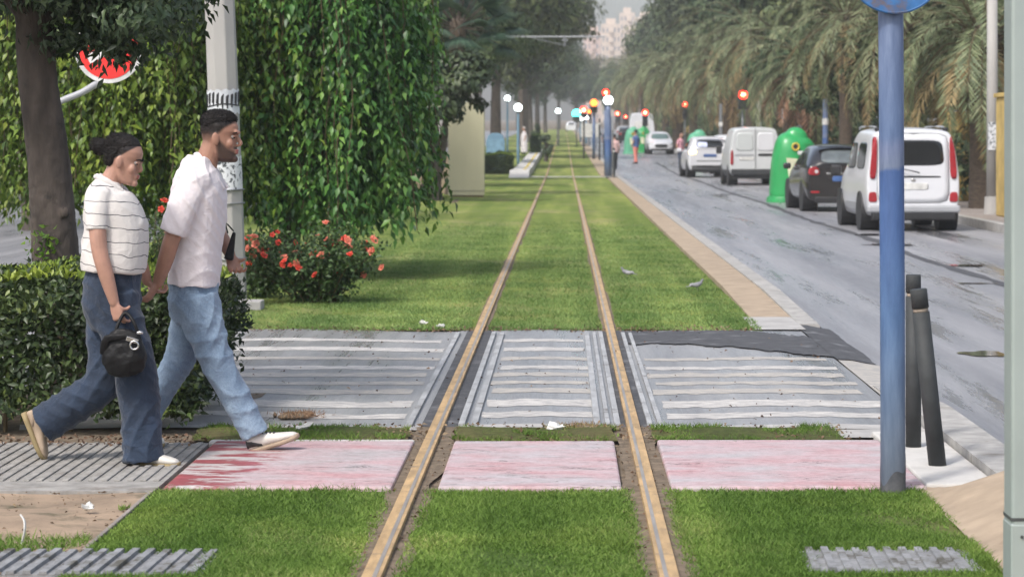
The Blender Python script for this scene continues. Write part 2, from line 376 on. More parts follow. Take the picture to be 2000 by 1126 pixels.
M['cyan_on'] = emit('turquoise_signal_on', (.05, .9, .75), 6)
M['yellow_on'] = emit('indicator_on', (1, .72, .25), 4)
M['redglow_on'] = emit('tail_lamp_on', (1, .12, .08), 5)
M['yellow_on2'] = M['yellow_on']
M['green'] = mat('green_plastic', (.022, .3, .085), .38, .12, 3, coat=.2)
M['green_pale'] = mat('faded_green_plastic', (.1, .36, .22), .45, .12, 3)
M['ringyellow'] = mat('yellow_rim', (.6, .45, .06), .5)
M['cream'] = mat('cream_panel', (.55, .52, .36), .7, .06, 2, dirt=((.4, .36, .25), 2, .62), stretch=(1, 1, .3))
M['boxblue'] = mat('blue_grey_cabinet', (.15, .27, .38), .6, .08, 2)
M['yellowwall'] = mat('yellow_render', (.5, .36, .12), .85, .25, 2.5, bmp=.2)
M['building'] = mat('pale_render', (.62, .52, .44), .9, .06, .05)
M['building2'] = mat('pink_render', (.6, .46, .4), .9, .06, .05)
M['window'] = mat('far_window', (.22, .23, .27), .2)
M['slatbar'] = mat('grey_steel', (.2, .21, .22), .5, .1, 3, metal=.4)
# ---------------------------------------------------------------- the ground
def sheet(name, x0, x1, y0, y1, z, m, nx=2, ny=8, jit=(0, 0, 0, 0), zf=None, slope=True, ygeo=False, skirt=.0):
    """jit: how ragged the edges left, right, near, far are"""
    xs = np.linspace(x0, x1, nx+1); ys = np.geomspace(max(y0, .5), y1, ny+1) if ygeo else np.linspace(y0, y1, ny+1)
    X, Y = np.meshgrid(xs, ys); r_ = np.random.default_rng(len(name)*7+int(abs(x0*10))+int(y0))
    def smooth(n): a = r_.normal(size=n+4); return np.convolve(a, [.2, .3, .5, .3, .2], 'same')[2:-2]
    X[:, 0] += jit[0]*smooth(ny+1); X[:, -1] += jit[1]*smooth(ny+1); Y[0, :] += jit[2]*smooth(nx+1); Y[-1, :] += jit[3]*smooth(nx+1)
    Z = np.full_like(X, z)
    if slope: Z = Z+.008*np.maximum(0, Y-110)
    if zf is not None: Z = Z+zf(X, Y)
    V = np.stack([X, Y, Z], -1).reshape(-1, 3); w = nx+1
    i = (np.arange(ny)[:, None]*w+np.arange(nx)[None, :]).ravel(); F = np.stack([i, i+1, i+w+1, i+w], 1)
    return np_mesh(name, V, F, m)
def struct(o, label=None): return tag(o, kind='structure', label=label)

RAILX = (-.711, .391)
def ysteps(y1): return [-30, 110, 200, 320, y1]
b = MB()
ys_ = [-30, 110, 300, 600, 1300]
for a, c in zip(ys_, ys_[1:]): b.add([(-900, a, gz(a)-.075), (900, a, gz(a)-.075), (900, c, gz(c)-.075), (-900, c, gz(c)-.075)], [(0, 1, 2, 3)])
struct(b.build('ground', M['earth']))
struct(sheet('road', 2.28, 5.02, -5, 520, -.045, M['asphalt'], 1, 105))
struct(sheet('parking_lane', 5.02, 7.66, -5, 520, -.049, M['asphalt'], 1, 105))
struct(sheet('left_road', -13.2, -6.6, -5, 420, -.045, M['asphalt'], 1, 90))
struct(sheet('left_pavement', -22, -13.2, -5, 420, .06, M['pave_right'], 2, 90))
# the crossing: a gently humped slab of asphalt with worn zebra bars that follow it
def hump(X, Y):
    a = -.012+.028*np.exp(-((X+.16)/.42)**2)
    l = .03*np.exp(-((X+2.3)/.9)**2)+.012*np.sin(X*2.2+Y*.9)*(X < -.9)
    r = (.024*np.clip((X-.6)/.9, 0, 1)*np.clip((2.02-X)/.5, 0, 1)+.005*np.sin(X*5+Y*1.3))*(X > .5)
    e = np.exp(-((X-RAILX[0])/.16)**2)+np.exp(-((X-RAILX[1])/.16)**2)
    return .5*(a+l+r)*(1-.9*np.clip(e, 0, 1))
struct(sheet('crossing_road', -6.6, 2.02, 14.62, 21.75, -.004, M['asphalt_cross'], 150, 30, zf=hump, jit=(0, 0, .0, .02)))
struct(sheet('crossing_apron', 2.02, 2.32, 18.9, 22.4, .0, M['asphalt_dark'], 3, 14, jit=(0, .02, .05, 0), zf=lambda X, Y: -.04*np.clip((X-2.1)/.2, 0, 1)))
struct(sheet('crossing_apron', 2.02, 2.32, 14.62, 18.85, .0, M['stripe_tan'], 3, 18, zf=lambda X, Y: -.04*np.clip((X-2.1)/.2, 0, 1)))
struct(sheet('far_crossing_road', -6.6, -40, 14.62, 21.75, -.05, M['asphalt'], 2, 4))
zeb = [(15.02, .24, 'stripe'), (15.62, .34, 'stripe'), (16.42, .26, 'stripe_tan'), (17.0, .2, 'stripe_tan'), (17.55, .25, 'stripe_tan'), (18.1, .22, 'stripe'), (18.85, .2, 'stripe_tan'), (19.6, .3, 'stripe'), (20.5, .22, 'stripe')]
spans = [(-3.6, -.92), (-.5, .2), (.58, 2.0)]
for k, (y, w, mm) in enumerate(zeb):
    for j, (x0, x1) in enumerate(spans):
        if j == 2 and y > 19: continue
        sk = rng.normal(0, .05); x1_ = x1-(.0 if j < 2 else max(0, (y-16.4)*.02))
        struct(sheet('zebra_bar', x0+abs(rng.normal(0, .03)), x1_-abs(rng.normal(0, .03)), y, y+w*1.15, -.0018, M[mm], 60 if j != 1 else 24, 2, jit=(0.01, 0.01, .03, .03),
               zf=lambda X, Y, s=sk, a=x0, c=x1: hump(X, Y)))
# fresh dark tar patch at the far right of the crossing
def blob_sheet(name, cx, cy, rx, ry, z, m, seed=1, n=28, ir=.25):
    r_ = np.random.default_rng(seed); a = np.linspace(0, 2*np.pi, n, endpoint=False)
    q = 1+ir*np.convolve(np.tile(r_.normal(size=n), 3), [.25, .5, .25], 'same')[n:2*n]
    V = [(cx, cy, z+gz(cy))]+[(cx+rx*c*np.cos(t), cy+ry*c*np.sin(t), z+gz(cy)) for c, t in zip(q, a)]
    return struct(np_mesh(name, np.array(V), np.array([(0, 1+i, 1+(i+1) % n) for i in range(n)]), m))
V = []; r_ = np.random.default_rng(4); nx = 60
xs = np.linspace(.46, 2.02, nx+1); near = 20.35-1.35*np.clip((xs-.95)/1.1, 0, 1)+.12*np.convolve(r_.normal(size=nx+5), [.3]*5, 'same')[2:-2]; far = 21.6-.9*np.clip((xs-1.55)/.7, 0, 1)+.05*r_.normal(size=nx+1)
V = [(x, a+(c-a)*t, .006+hump(np.array(min(x, 2.02)), np.array(a+(c-a)*t))-.03*max(0, (x-2.05)/.25)) for t in (0, .33, .66, 1) for x, a, c in zip(xs, near, far)]
F = [(r*(nx+1)+i, r*(nx+1)+i+1, (r+1)*(nx+1)+i+1, (r+1)*(nx+1)+i) for r in range(3) for i in range(nx)]
struct(np_mesh('tar_patch', np.array(V), np.array(F), M['asphalt_dark']))
# road marks: damp gutter line, cracks, puddles
puddle, nt_, b_ = new_mat('puddle'); b_.inputs['Base Color'].default_value = (.035, .035, .04, 1); b_.inputs['Roughness'].default_value = .06
V = []; F = []
n = 120; ysx = np.geomspace(12, 140, n)
for k, y in enumerate(ysx):
    w = .05+.09*abs(math.sin(k*.7))*rng.random(); x = 4.98+.05*math.sin(k*.33)
    V += [(x-w, y, -.041+gz(y)), (x+w, y, -.041+gz(y))]
F = [(2*i, 2*i+1, 2*i+3, 2*i+2) for i in range(n-1)]
struct(np_mesh('gutter_line', np.array(V), np.array(F), M['asphalt_dark']))
for i, (px, py, wx, wy) in enumerate([(1905, 553, .4, .12), (1890, 518, .42, .4), (1740, 478, .75, .5), (1700, 458, .45, .5), (1410, 380, .5, .9), (1560, 372, .5, .8), (1925, 690, .3, .35), (1450, 372, .5, .5), (1990, 552, .2, .3)]):
    y = (EYE+.04)*5000/(py-265); x = (px-1101)*y/5000
    blob_sheet('puddle', x, y, wx*.55, wy*.7, -.038, puddle, seed=i+3)
# kerbs and strips right of the track
def strip_box(name, x0, x1, y0, y1, z0, z1, m, dips=None, step=4.0, xtap=0):
    ys = [y0]
    while ys[-1] < y1-.01: ys.append(min(y1, ys[-1]+(step if ys[-1] < 120 else step*4)))
    bb = MB(); vs = []
    for y in ys:
        g = gz(y); zt = z1
        if dips: zt = dips(y)
        vs += [(x0, y, z0+g), (x0, y, zt+g), (x1-xtap, y, zt+g), (x1, y, z0+g)]
    fs = []
    for i in range(len(ys)-1):
        a = 4*i
        fs += [(a, a+1, a+5, a+4), (a+1, a+2, a+6, a+5), (a+2, a+3, a+7, a+6)]
    fs += [(0, 3, 2, 1), (len(vs)-4, len(vs)-3, len(vs)-2, len(vs)-1)]
    bb.add(vs, fs); return bb.build(name, m)
struct(strip_box('kerb', 2.06, 2.26, 22.4, 460, -.06, .065, M['kerb'], xtap=.03, dips=lambda y: .065-.06*max(0, min(1, (24.5-y)/2))))
struct(strip_box('kerb', 2.04, 2.3, 2.5, 16.9, -.06, .062, M['kerb'], step=.6, xtap=.03, dips=lambda y: .062-.058*max(0, min(1, (y-15.2)/1.4))))
struct(strip_box('tan_path', 1.69, 2.06, 23.2, 98, -.06, .05, M['pave_tan'], dips=lambda y: .05-.045*max(0, min(1, (25-y)/1.8))))
struct(strip_box('tan_path', 1.5, 2.06, 103, 440, -.06, .05, M['pave_tan']))
struct(sheet('tan_corner', 1.655, 2.32, 3, 12.0, .004, M['pave_tan'], 14, 60, jit=(.0, 0, 0, .02), zf=lambda X, Y: .145*np.clip((X-1.7)/.38, 0, 1)**.9*np.clip((12.02-Y)/.3, 0, 1)+.004*np.sin(X*14+Y*5)))
struct(sheet('concrete_edge', 1.62, 2.06, 21.75, 23.25, .006, M['concrete'], 4, 4))
struct(strip_box('right_pavement', 7.66, 7.84, -5, 460, -.06, .1, M['kerb']))
struct(sheet('pavement', 7.84, 18, -5, 460, .094, M['pave_right'], 2, 60))
# near part: slabs, ribbed paving, dirt, gratings
YN0, YN1 = 11.9, 13.68
def slab(name, x0, x1, y0, y1, zt, m, bev=.012, n=None):
    return struct(MB().box(((x0+x1)/2, (y0+y1)/2, zt/2-.03), (x1-x0, y1-y0, zt+.06)).build(name, m, bevel=bev))
slab('cycle_path', -1.86, -.80, YN0, YN1, .022, M['pink']); slab('cycle_path', -.585, .27, YN0, YN1, .022, M['pink']); slab('cycle_path', .5, 1.69, YN0, YN1+.05, .022, M['pink'])
slab('bollard_slab', 1.695, 2.035, YN0+.08, 14.1, .024, M['white_slab'])
slab('pale_slab_edge', -1.9, -.80, YN1+.005, YN1+.1, .018, M['white_slab'])
struct(sheet('concrete_lip', -6.6, 2.02, 14.38, 14.63, .0, M['concrete'], 40, 1, zf=hump, jit=(0, 0, .015, 0)))
struct(sheet('concrete_bay', 1.5, 2.03, 14.0, 14.62, .002, M['concrete'], 4, 4))
bb = MB()
bb.box((-4.3, 12.8, -.03), (4.8, 1.86, .07))
struct(bb.build('ribbed_pavement', M['tactile']))
rb = MB()
k = 0
x = -5.6
while x < -1.93:
    rb.box((x, 12.95, .0085), (.03, 1.5, .009)); x += .062
struct(rb.build('pavement_ribs', M['tactile'], bevel=.003))
struct(sheet('dirt_patch', -6, -1.92, 9.0, 11.87, -.006, mat('sandy_dirt', (.27, .2, .14), .95, .3, 3, bmp=.7, bscale=26, dirt=((.1, .085, .05), 2.4, .52)), 40, 24, jit=(0, 0, 0, .02), zf=lambda X, Y: .015*np.sin(X*6)*np.sin(Y*5)))
slab('edging_strip', -1.92, -1.9, 10.2, 11.86, .008, M['pave_right'], .003)
def grating(x0, x1, y0, y1, label):
    r = empty('floor_grating', ((x0+x1)/2, (y0+y1)/2, 0), label=label, cat='grating', group='ribbed gratings in the turf')
    w, d = x1-x0, y1-y0; f = MB(); f.box((0, 0, -.006), (w, d, .02)); f.build('base_plate', M['grate'], r)
    f = MB(); n = int(w/.062)
    for i in range(n):
        cx = -w/2+.035+i*.062; dz = rng.normal(0, .0015)
        f.add([(cx-.024, -d/2, .002), (cx+.01, -d/2, .002), (cx+.026, d/2, .002), (cx-.008, d/2, .002), (cx-.021, -d/2, .016+dz), (cx+.007, -d/2, .016+dz), (cx+.023, d/2, .016+dz), (cx-.005, d/2, .016+dz)],
              [(0, 3, 2, 1), (4, 5, 6, 7), (0, 1, 5, 4), (1, 2, 6, 5), (2, 3, 7, 6), (3, 0, 4, 7)])
    f.build('ribs', M['grate'], r); return r
grating(-2.42, -1.36, 9.62, 10.15, 'grey ribbed grating set flush at the left bottom, half in dirt and half in turf')
grating(.93, 1.6, 9.7, 10.2, 'grey ribbed grating in the turf right of the track, near the grey metal post')
struct(sheet('turf', -1.895, 1.675, 2.5, YN0+.0, -.002, M['turf_near'], 60, 60, jit=(0, .01, 0, .025)))
for (x0, x1) in ((-2.0, -.86), (-.6, .3), (.48, 1.5)):
    struct(sheet('turf_strip', x0, x1, YN1+.08, 14.42, .006, M['turf_scruffy'], 30, 6, jit=(.02, .03, .02, .03), zf=lambda X, Y: .02*np.sin((Y-13.7)*4)*(1+.5*np.sin(X*9))))
struct(sheet('median_turf', -6.3, 1.69, 21.75, 102, -.002, M['turf'], 80, 90, jit=(0, .012, .05, 0), ygeo=True, zf=lambda X, Y: .03*np.clip((-X-2)/3, 0, 1)))
struct(sheet('median_turf', -6.3, 1.5, 103.4, 450, .0, M['turf_far'], 10, 60))
struct(sheet('stop_crossing', -2.0, 2.0, 101.8, 103.5, .008, M['white_slab'], 4, 2))
# soil beside the rails
soil = mat('rail_soil', (.15, .115, .08), .95, .4, 14, bmp=.8, bscale=50)
struct(sheet('soil_bed', -1.9, 1.69, 11.7, 14.6, -.012, soil, 2, 2))
for xr in RAILX:
    struct(sheet('soil_strip', xr-.11, xr+.12, 2.5, 14.5, .0035, soil, 2, 90, jit=(.018, .02, 0, 0)))
    struct(sheet('soil_strip', xr-.06, xr+.06, 21.6, 60, .0035, soil, 2, 160, jit=(.012, .012, 0, 0)))
# rails
for i, xr in enumerate(RAILX):
    r = empty('tram_rail', (xr, 0, 0), label=['left tram rail, rust brown, running away through the grass', 'right tram rail, rust brown with a grey groove, nearest the road'][i], cat='rail', group='tram rails')
    def bar(name, x0, x1, z0, z1, m, y0=2.5, y1=430):
        o = strip_box(name, x0, x1, y0, y1, z0, z1, m, step=3); o.parent = r; return o
    s_ = 1 if i == 0 else -1
    bar('rail_head', -.036, .036, -.04, .026, M['rail'])
    bar('running_band', .004 if i == 0 else -.004-.016, .004+.016 if i == 0 else -.004, .02, .0275, M['rail_steel'], y1=160)
# grey steel strips guarding each rail over the crossing
for xr, offs in ((RAILX[0], (-.17, .13, .2)), (RAILX[1], (-.2, -.14, -.085, .1, .16))):
    for q in offs:
        w = .013+.007*rng.random()
        o = strip_box('guard_strip', xr+q-w, xr+q+w, 14.55, 21.2+.3*rng.random(), -.03, .012+.006*rng.random(), M['strip_grey'], step=.8)
        struct(o)
    struct(sheet('flangeway', xr-.1, xr+.12, 14.5, 21.7, .003, M['asphalt_dark'], 1, 6))

# turf blades, only where single blades can be seen
def m_blade():
    m = leafmat('grass_blade', [(.1, (.085, .145, .024)), (.4, (.14, .225, .042)), (.7, (.2, .3, .062)), (.97, (.34, .36, .14))], .6, .35, .2); nt = m.node_tree
    hs = [n for n in nt.nodes if n.type == 'HUE_SAT'][0]; nt.links.remove(hs.inputs[0].links[0]); hs.inputs[0].default_value = .508; lk = [l for l in hs.outputs[0].links]; bd = mixc(nt, 1.0, hs.outputs[0], turf_bands(nt), 'MULTIPLY')
    for s_ in [l.to_socket for l in lk]: nt.links.new(bd, s_)
    return m
M['blade'] = m_blade(); M['blade_near'] = M['blade'].copy(); [setattr(n.inputs['Value'], 'default_value', .85) for n in M['blade_near'].node_tree.nodes if n.type == 'HUE_SAT']; [(setattr(n.inputs['Saturation'], 'default_value', .86), setattr(n.inputs['Value'], 'default_value', 1.05)) for n in M['blade'].node_tree.nodes if n.type == 'HUE_SAT']
def blades(name, n, x0, x1, y0, y1, h, lab, z=0, keep=None, w=.0035):
    x = rng.uniform(x0, x1, n); y = rng.uniform(y0, y1, n)
    if y1 > 30: y = y0+(y1-y0)*rng.random(n)**1.5*(1-.25*rng.random(n))
    k = np.ones(n, bool)
    for xr in RAILX: k &= (np.abs(x-xr) > .06+.05*rng.random(n))
    if keep is not None: k &= keep(x, y)
    q = (np.sin(x*3.1+1.3*np.sin(y*2.3))+np.sin(y*4.3+x*1.7)*.7+.5*np.sin(x*11+y*7)+rng.normal(0, .7, n)) > -1.25
    k &= q; x = x[k]; y = y[k]; n = len(x)
    a = rng.uniform(0, 2*np.pi, n); lean = rng.normal(0, .8, (n, 2)); hh = h*(.5+rng.random(n)*.8)*(1+.25*np.sin(x*2+y*3))
    base = np.stack([x, y, np.full(n, z)], 1); s = np.stack([np.cos(a), np.sin(a), np.zeros(n)], 1)*w
    tip = base+np.stack([lean[:, 0]*hh, lean[:, 1]*hh, hh], 1)
    V = np.stack([base-s, base+s, tip], 1).reshape(-1, 3); F = np.arange(3*n).reshape(-1, 3)
    return tag(np_mesh(name, V, F, M['blade_near' if y1 < 15 else 'blade']), lab, 'grass', kind='stuff')
blades('grass', 3500, -1.85, 1.66, 11.84, 11.99, .022, 'ragged tufts growing over the near edge of the pink path', z=.004, keep=lambda x, y: (y < 11.89+.05*np.sin(x*5)+.035*np.sin(x*17+1)))
blades('grass', 2500, -1.85, 1.6, 13.6, 13.8, .022, 'ragged tufts growing over the far edge of the pink path', z=.008, keep=lambda x, y: (y > 13.7+.05*np.sin(x*6)+.04*np.sin(x*19)) & ((x < -.86) | (x > -.55)) & ((x < .25) | (x > .52)))
blades('grass', 2500, -3.2, 1.6, 21.55, 21.8, .03, 'ragged tufts along the far edge of the zebra crossing', z=.004, keep=lambda x, y: (y > 21.68+.06*np.sin(x*4)+.05*np.sin(x*13)) & (np.abs(x-RAILX[0]) > .2) & (np.abs(x-RAILX[1]) > .2))
def grat_free(x, y): return ~(((x > -2.44+.1*rng.random(len(x))) & (x < -1.34-.07*rng.random(len(x))) & (y > 9.6) & (y < 10.17-.09*rng.random(len(x)))) | ((x > .91+.07*rng.random(len(x))) & (x < 1.62-.07*rng.random(len(x))) & (y > 9.68) & (y < 10.22-.09*rng.random(len(x)))))
blades('grass', 150000, -1.89, 1.67, 9.3, 11.87, .019, 'short green turf in front of the pink path', keep=grat_free)
blades('grass', 16000, -2.0, 1.5, 13.78, 14.42, .026, 'thin strip of scruffy grass behind the pink path', z=.012, keep=lambda x, y: ((x < -.86) | (x > -.6)) & ((x < .3) | (x > .48)) & (np.sin(x*9+1)+np.sin(x*23+y*8)+np.sin(y*14+x*4) > -.35))
blades('grass', 150000, -3.6, 1.69, 21.76, 50, .024, 'mown turf beyond the zebra crossing', w=.005)
blades('grass', 26000, -3.2, -1.93, 9.3, 11.6, .028, 'sparse weeds in the sandy dirt on the left', keep=lambda x, y: ((np.sin(x*4+y*3)+np.sin(y*7-x*2)+2.2*(10.75-y)) > .55) & ~((x > -2.42) & (y < 10.16)))

def debris(name, n, x0, x1, y0, y1, s, m_, lab, z=.0, keep=None):
    x = rng.uniform(x0, x1, n); y = rng.uniform(y0, y1, n)
    if keep is not None: k = keep(x, y); x, y = x[k], y[k]; n = len(x)
    p = np.stack([x, y, np.full(n, z)+.004], 1); d = rng.normal(0, 1, (n, 3)); d[:, 2] *= .3; nn = rng.normal(0, .5, (n, 3))+np.array([0, 0, 1])
    o = leaf_mesh(name, p, d, nn, s*(.5+rng.random(n)), s*.6, m_); return tag(o, lab, 'litter', kind='stuff')
L_DRY = leafmat('dry_leaf', [(.1, (.06, .04, .025)), (.5, (.15, .1, .06)), (.95, (.3, .24, .15))], .8, .1, .2)
debris('fallen_leaves', 450, -3.2, -1.9, 9.4, 11.86, .018, L_DRY, 'dry leaves and crumbs on the sandy dirt at the left')
debris('fallen_leaves', 260, -3.4, -1.95, 13.5, 13.95, .03, L_DRY, 'dry leaves along the foot of the hedge', z=.018)
debris('fallen_leaves', 700, -2, 1.6, 13.7, 14.55, .028, L_DRY, 'dry leaves in the scruffy grass strip', z=.012)
debris('fallen_leaves', 700, -.95, .55, 9.3, 13.7, .022, L_DRY, 'crumbs of soil and leaf beside the rails', z=.006, keep=lambda x, y: (np.abs(x-RAILX[0]) < .13) | (np.abs(x-RAILX[1]) < .13))
debris('fallen_leaves', 900, -3.4, 1.6, 21.5, 22.0, .03, L_DRY, 'dry leaves along the far edge of the crossing', z=.006)
debris('fallen_leaves', 500, -3.4, 2.0, 14.6, 21.6, .025, L_DRY, 'leaf crumbs scattered over the zebra crossing', z=.004, keep=lambda x, y: rng.random(len(x)) < .5)
# ---------------------------------------------------------------- vegetation
L_WEEP = leafmat('weeping_leaf', [(.05, (.014, .045, .012)), (.35, (.055, .135, .03)), (.62, (.125, .26, .05)), (.95, (.3, .44, .09))], .42, .3, .5)
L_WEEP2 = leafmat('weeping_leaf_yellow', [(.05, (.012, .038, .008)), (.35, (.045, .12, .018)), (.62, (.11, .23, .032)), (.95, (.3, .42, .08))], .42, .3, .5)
L_DARK = leafmat('dark_leaf', [(.1, (.014, .03, .012)), (.5, (.035, .065, .026)), (.95, (.1, .15, .06))], .45, .15, .5)
L_HEDGE = leafmat('hedge_leaf', [(.1, (.008, .022, .008)), (.5, (.026, .055, .018)), (.8, (.06, .11, .03)), (.98, (.2, .28, .07))], .45, .2, .5)
L_HEDGETOP = leafmat('hedge_young_or_sunlit_leaf', [(.1, (.08, .18, .02)), (.9, (.3, .42, .06))], .45, .3, .5)
L_ROSE = leafmat('rose_leaf', [(.1, (.02, .045, .015)), (.5, (.05, .1, .03)), (.95, (.12, .2, .06))], .5, .2, .4)
L_AV = leafmat('avenue_leaf', [(.1, (.04, .06, .025)), (.45, (.09, .13, .05)), (.75, (.15, .19, .08)), (.97, (.24, .26, .12))], .6, .25, .3)
L_PALM = leafmat('palm_leaflet', [(.05, (.055, .08, .04)), (.4, (.135, .175, .085)), (.72, (.23, .27, .14)), (.97, (.4, .41, .25))], .5, .2, .4)
L_DEAD = leafmat('dead_palm_leaflet', [(.1, (.16, .1, .05)), (.6, (.32, .21, .12)), (.95, (.45, .33, .2))], .7, .2, .3)

def strands(n, R0, ztop, zbot_f, inner=.55, ystretch=1.0):
    """start points on a dome and strands that hang from it; returns leaf positions and directions"""
    pos = []; dr = []; nr = []; stems = []
    for i in range(n):
        th = rng.uniform(0, 2*np.pi); rr = R0*(inner+(1-inner)*rng.random()**.6)
        if rng.random() < .3: rr *= rng.random()
        lob = 1+.07*math.sin(th*5+1)+.06*math.sin(th*11)+.05*math.sin(th*23+2)
        if math.sin(th*19+rr*4)+math.sin(th*8-1) < -.8 and rng.random() < .85: continue
        rr *= lob; zt = ztop-.9*(rr/R0)**2*rng.uniform(.7, 1.5)
        zb = zbot_f(th)+abs(rng.normal(0, .22))+(1.9 if rng.random() < .5 else 0)*rng.random()
        if zt-zb < .4: continue
        x, y = rr*math.cos(th), rr*math.sin(th)*ystretch; z = zt; ph = rng.uniform(0, 6.28); sw = rng.normal(0, .08, 2)
        path = []; k = 0
        while z > zb:
            u = (zt-z)
            px = x+sw[0]*u+.03*math.sin(u*4+ph); py = y+sw[1]*u+.03*math.cos(u*3.3+ph)
            path.append((px, py, z)); z -= .045+.02*rng.random()
            a = ph+k*2.4; k += 1
            o = np.array([math.cos(a), math.sin(a), 0])*(.4+.7*rng.random())+np.array([math.cos(th), math.sin(th), 0])*.35
            pos.append((px, py, z)); dr.append((o[0], o[1], -.15-1.5*rng.random())); nr.append((o[0]+.2, o[1], .8))
        stems.append(path)
    return np.array(pos), np.array(dr), np.array(nr), stems
def weeping_tree(loc, R0, ztop, zb, n, L, W, m, label, lean=0, low=None):
    r = empty('weeping_tree', loc, label=label, cat='tree', group='weeping trees behind the couple')
    pos, d, nr, st = strands(n, R0, ztop, zb)
    N = len(pos); q_ = .55+.85*rng.random(N)**1.5; pos = pos+rng.normal(0, .025, pos.shape); nr = nr+rng.normal(0, .45, nr.shape)
    yellowish = (np.sin(pos[:, 0]*2.7+1)+np.sin(pos[:, 2]*2.1+pos[:, 1]*2)+.9*rng.normal(size=N)+(1.2 if lean else 0)*np.clip(pos[:, 0]-1.0, 0, 1)*2) > 1.75  # leaves picked to look sunlit by colour; big tree favours its right edge
    for part, k_, mm in (('crown', ~yellowish, m), ('sunlit_leaves', yellowish, L_WEEP2 if m is L_WEEP else L_HEDGETOP)): leaf_mesh(part, pos[k_], d[k_], nr[k_], L*q_[k_], W*q_[k_], mm, r, fold=.15, curl=.2)
    s = MB()
    for p in st[::5]:
        q = p[::6]
        if len(q) > 2: s.loft(q, [.006]*len(q), seg=4, n=1, cap='flat')
    s.build('hanging_twigs', M['twig'], r)
    t = MB(); t.loft([(0, 0, -.1), (.08, .05, .9), (-.05, 0, 1.9), (.05, 0, ztop-.5)], [.16, .12, .11, .07], seg=10, n=4)
    for a in range(7):
        th = a*.9+.3; t.loft([(0, 0, 1.9+.1*a), (math.cos(th)*R0*.4, math.sin(th)*R0*.4, ztop-.35), (math.cos(th)*R0*.8, math.sin(th)*R0*.8, ztop-.9)], [.05, .035, .015], seg=6, n=3)
    t.build('trunk', M['bark'], r, smooth=True); return r
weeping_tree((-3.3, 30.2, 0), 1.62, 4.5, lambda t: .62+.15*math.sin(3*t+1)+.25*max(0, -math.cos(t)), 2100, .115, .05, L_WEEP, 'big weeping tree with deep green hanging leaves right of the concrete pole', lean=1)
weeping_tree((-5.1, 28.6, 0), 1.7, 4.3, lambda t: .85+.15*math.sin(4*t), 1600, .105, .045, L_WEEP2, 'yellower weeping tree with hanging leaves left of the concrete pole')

def crown_pts(n, rad, K=40, spread=.22, shell=.65, flat=1.0, seed=0, lowcut=-.75):
    r_ = np.random.default_rng(seed); rad = np.array(rad)
    c = unit(r_.normal(size=(K, 3)))*(shell+(1-shell)*r_.random((K, 1)))
    c[:, 2] = np.maximum(c[:, 2], lowcut); sz = spread*(.6+.8*r_.random(K))
    w = sz**2; idx = r_.choice(K, n, p=w/w.sum())
    off = unit(r_.normal(size=(n, 3)))*(r_.random((n, 1))**.45)
    p = (c[idx]+off*sz[idx][:, None]*np.array([1, 1, .7]))*rad
    nr = unit(off*.8+c[idx]*.4+np.array([0, 0, .6])); d = unit(np.cross(nr, r_.normal(size=(n, 3)))+np.array([0, 0, -.35]))
    return p, d, nr
def limbs(t, base, top, rad, k, seed, r0=.12, r1=.03):
    r_ = random.Random(seed)
    for i in range(k):
        a = i*2.4+r_.random(); q = .55+.35*r_.random()
        e = (top[0]+math.cos(a)*rad[0]*q, top[1]+math.sin(a)*rad[1]*q, top[2]+rad[2]*(r_.random()*.9-.25))
        m_ = tuple(base[j]+(e[j]-base[j])*.45+(0, 0, .12*rad[2])[j] for j in range(3))
        t.loft([base, m_, e], [r0, r0*.6, r1], seg=6, n=3)
# dark broadleaf tree at the left edge, its trunk rising out of the hedge
r = empty('broadleaf_tree', (-3.14, 15.75, 0), label='dark leaved tree with bare brown trunk rising from the hedge at the left edge', cat='tree')
t = MB(); t.loft([(.06, 0, -.05), (.05, 0, .5), (.01, 0, .95), (-.03, 0, 1.5), (-.1, 0, 2.05), (-.15, .1, 2.8)], [.185, .155, .145, .13, .12, .12], seg=18, n=5)
t.loft([(-.12, 0, 2.3), (.1, .1, 2.6), (.5, .2, 3.0)], [.08, .06, .04], seg=10, n=4); t.loft([(-.13, 0, 2.4), (-.5, 0, 2.75), (-1, .1, 3.0)], [.09, .07, .04], seg=10, n=4)
t.ball((.1, -.13, 1.18), (.03, .02, .035)); t.build('trunk', M['bark'], r, smooth=True, remesh=.012, relax=2, wrinkle=[(.012, .05)])
p, d, n_ = crown_pts(24000, (1.75, 1.5, .85), K=90, spread=.26, shell=.3, seed=5, lowcut=-.8)
p += np.array([-.0, .0, 2.95])
p2, d2, n2 = crown_pts(3000, (.42, .5, .35), K=14, spread=.4, shell=.3, seed=6); p2 += np.array([.3, -.1, 2.42]); p = np.concatenate([p, p2]); d = np.concatenate([d, d2]); n_ = np.concatenate([n_, n2])
p3 = rng.normal(0, 1, (750, 3))*np.array([.17, .2, .085])+np.array([.36, -.1, 2.27])
keep = (p[:, 0] < .95+.12*rng.random(len(p))-.2*np.clip(2.7-p[:, 2], 0, 1)) & (p[:, 2] > 1.93+.3*np.clip(p[:, 0]-.2, 0, 1.5)+.1*rng.random(len(p))+.06*np.sin(p[:, 0]*9)); p, d, n_ = p[keep], d[keep], n_[keep]; d[:, 2] -= .4
p = np.concatenate([p, p3]); d = np.concatenate([d, rng.normal(0, 1, p3.shape)-np.array([0, 0, .8])]); n_ = np.concatenate([n_, rng.normal(0, 1, p3.shape)])
leaf_mesh('crown', p, d, n_, .07*(.6+.7*rng.random(len(p))), .03, L_DARK, r)
# two small sprigs that sprout from the bark
p = rng.normal(0, 1, (60, 3))*np.array([.05, .03, .05])+np.array([-.02, -.17, .98]); leaf_mesh('bark_sprigs', p, rng.normal(0, 1, (60, 3)), rng.normal(0, 1, (60, 3)), .045, .025, L_HEDGETOP, r)

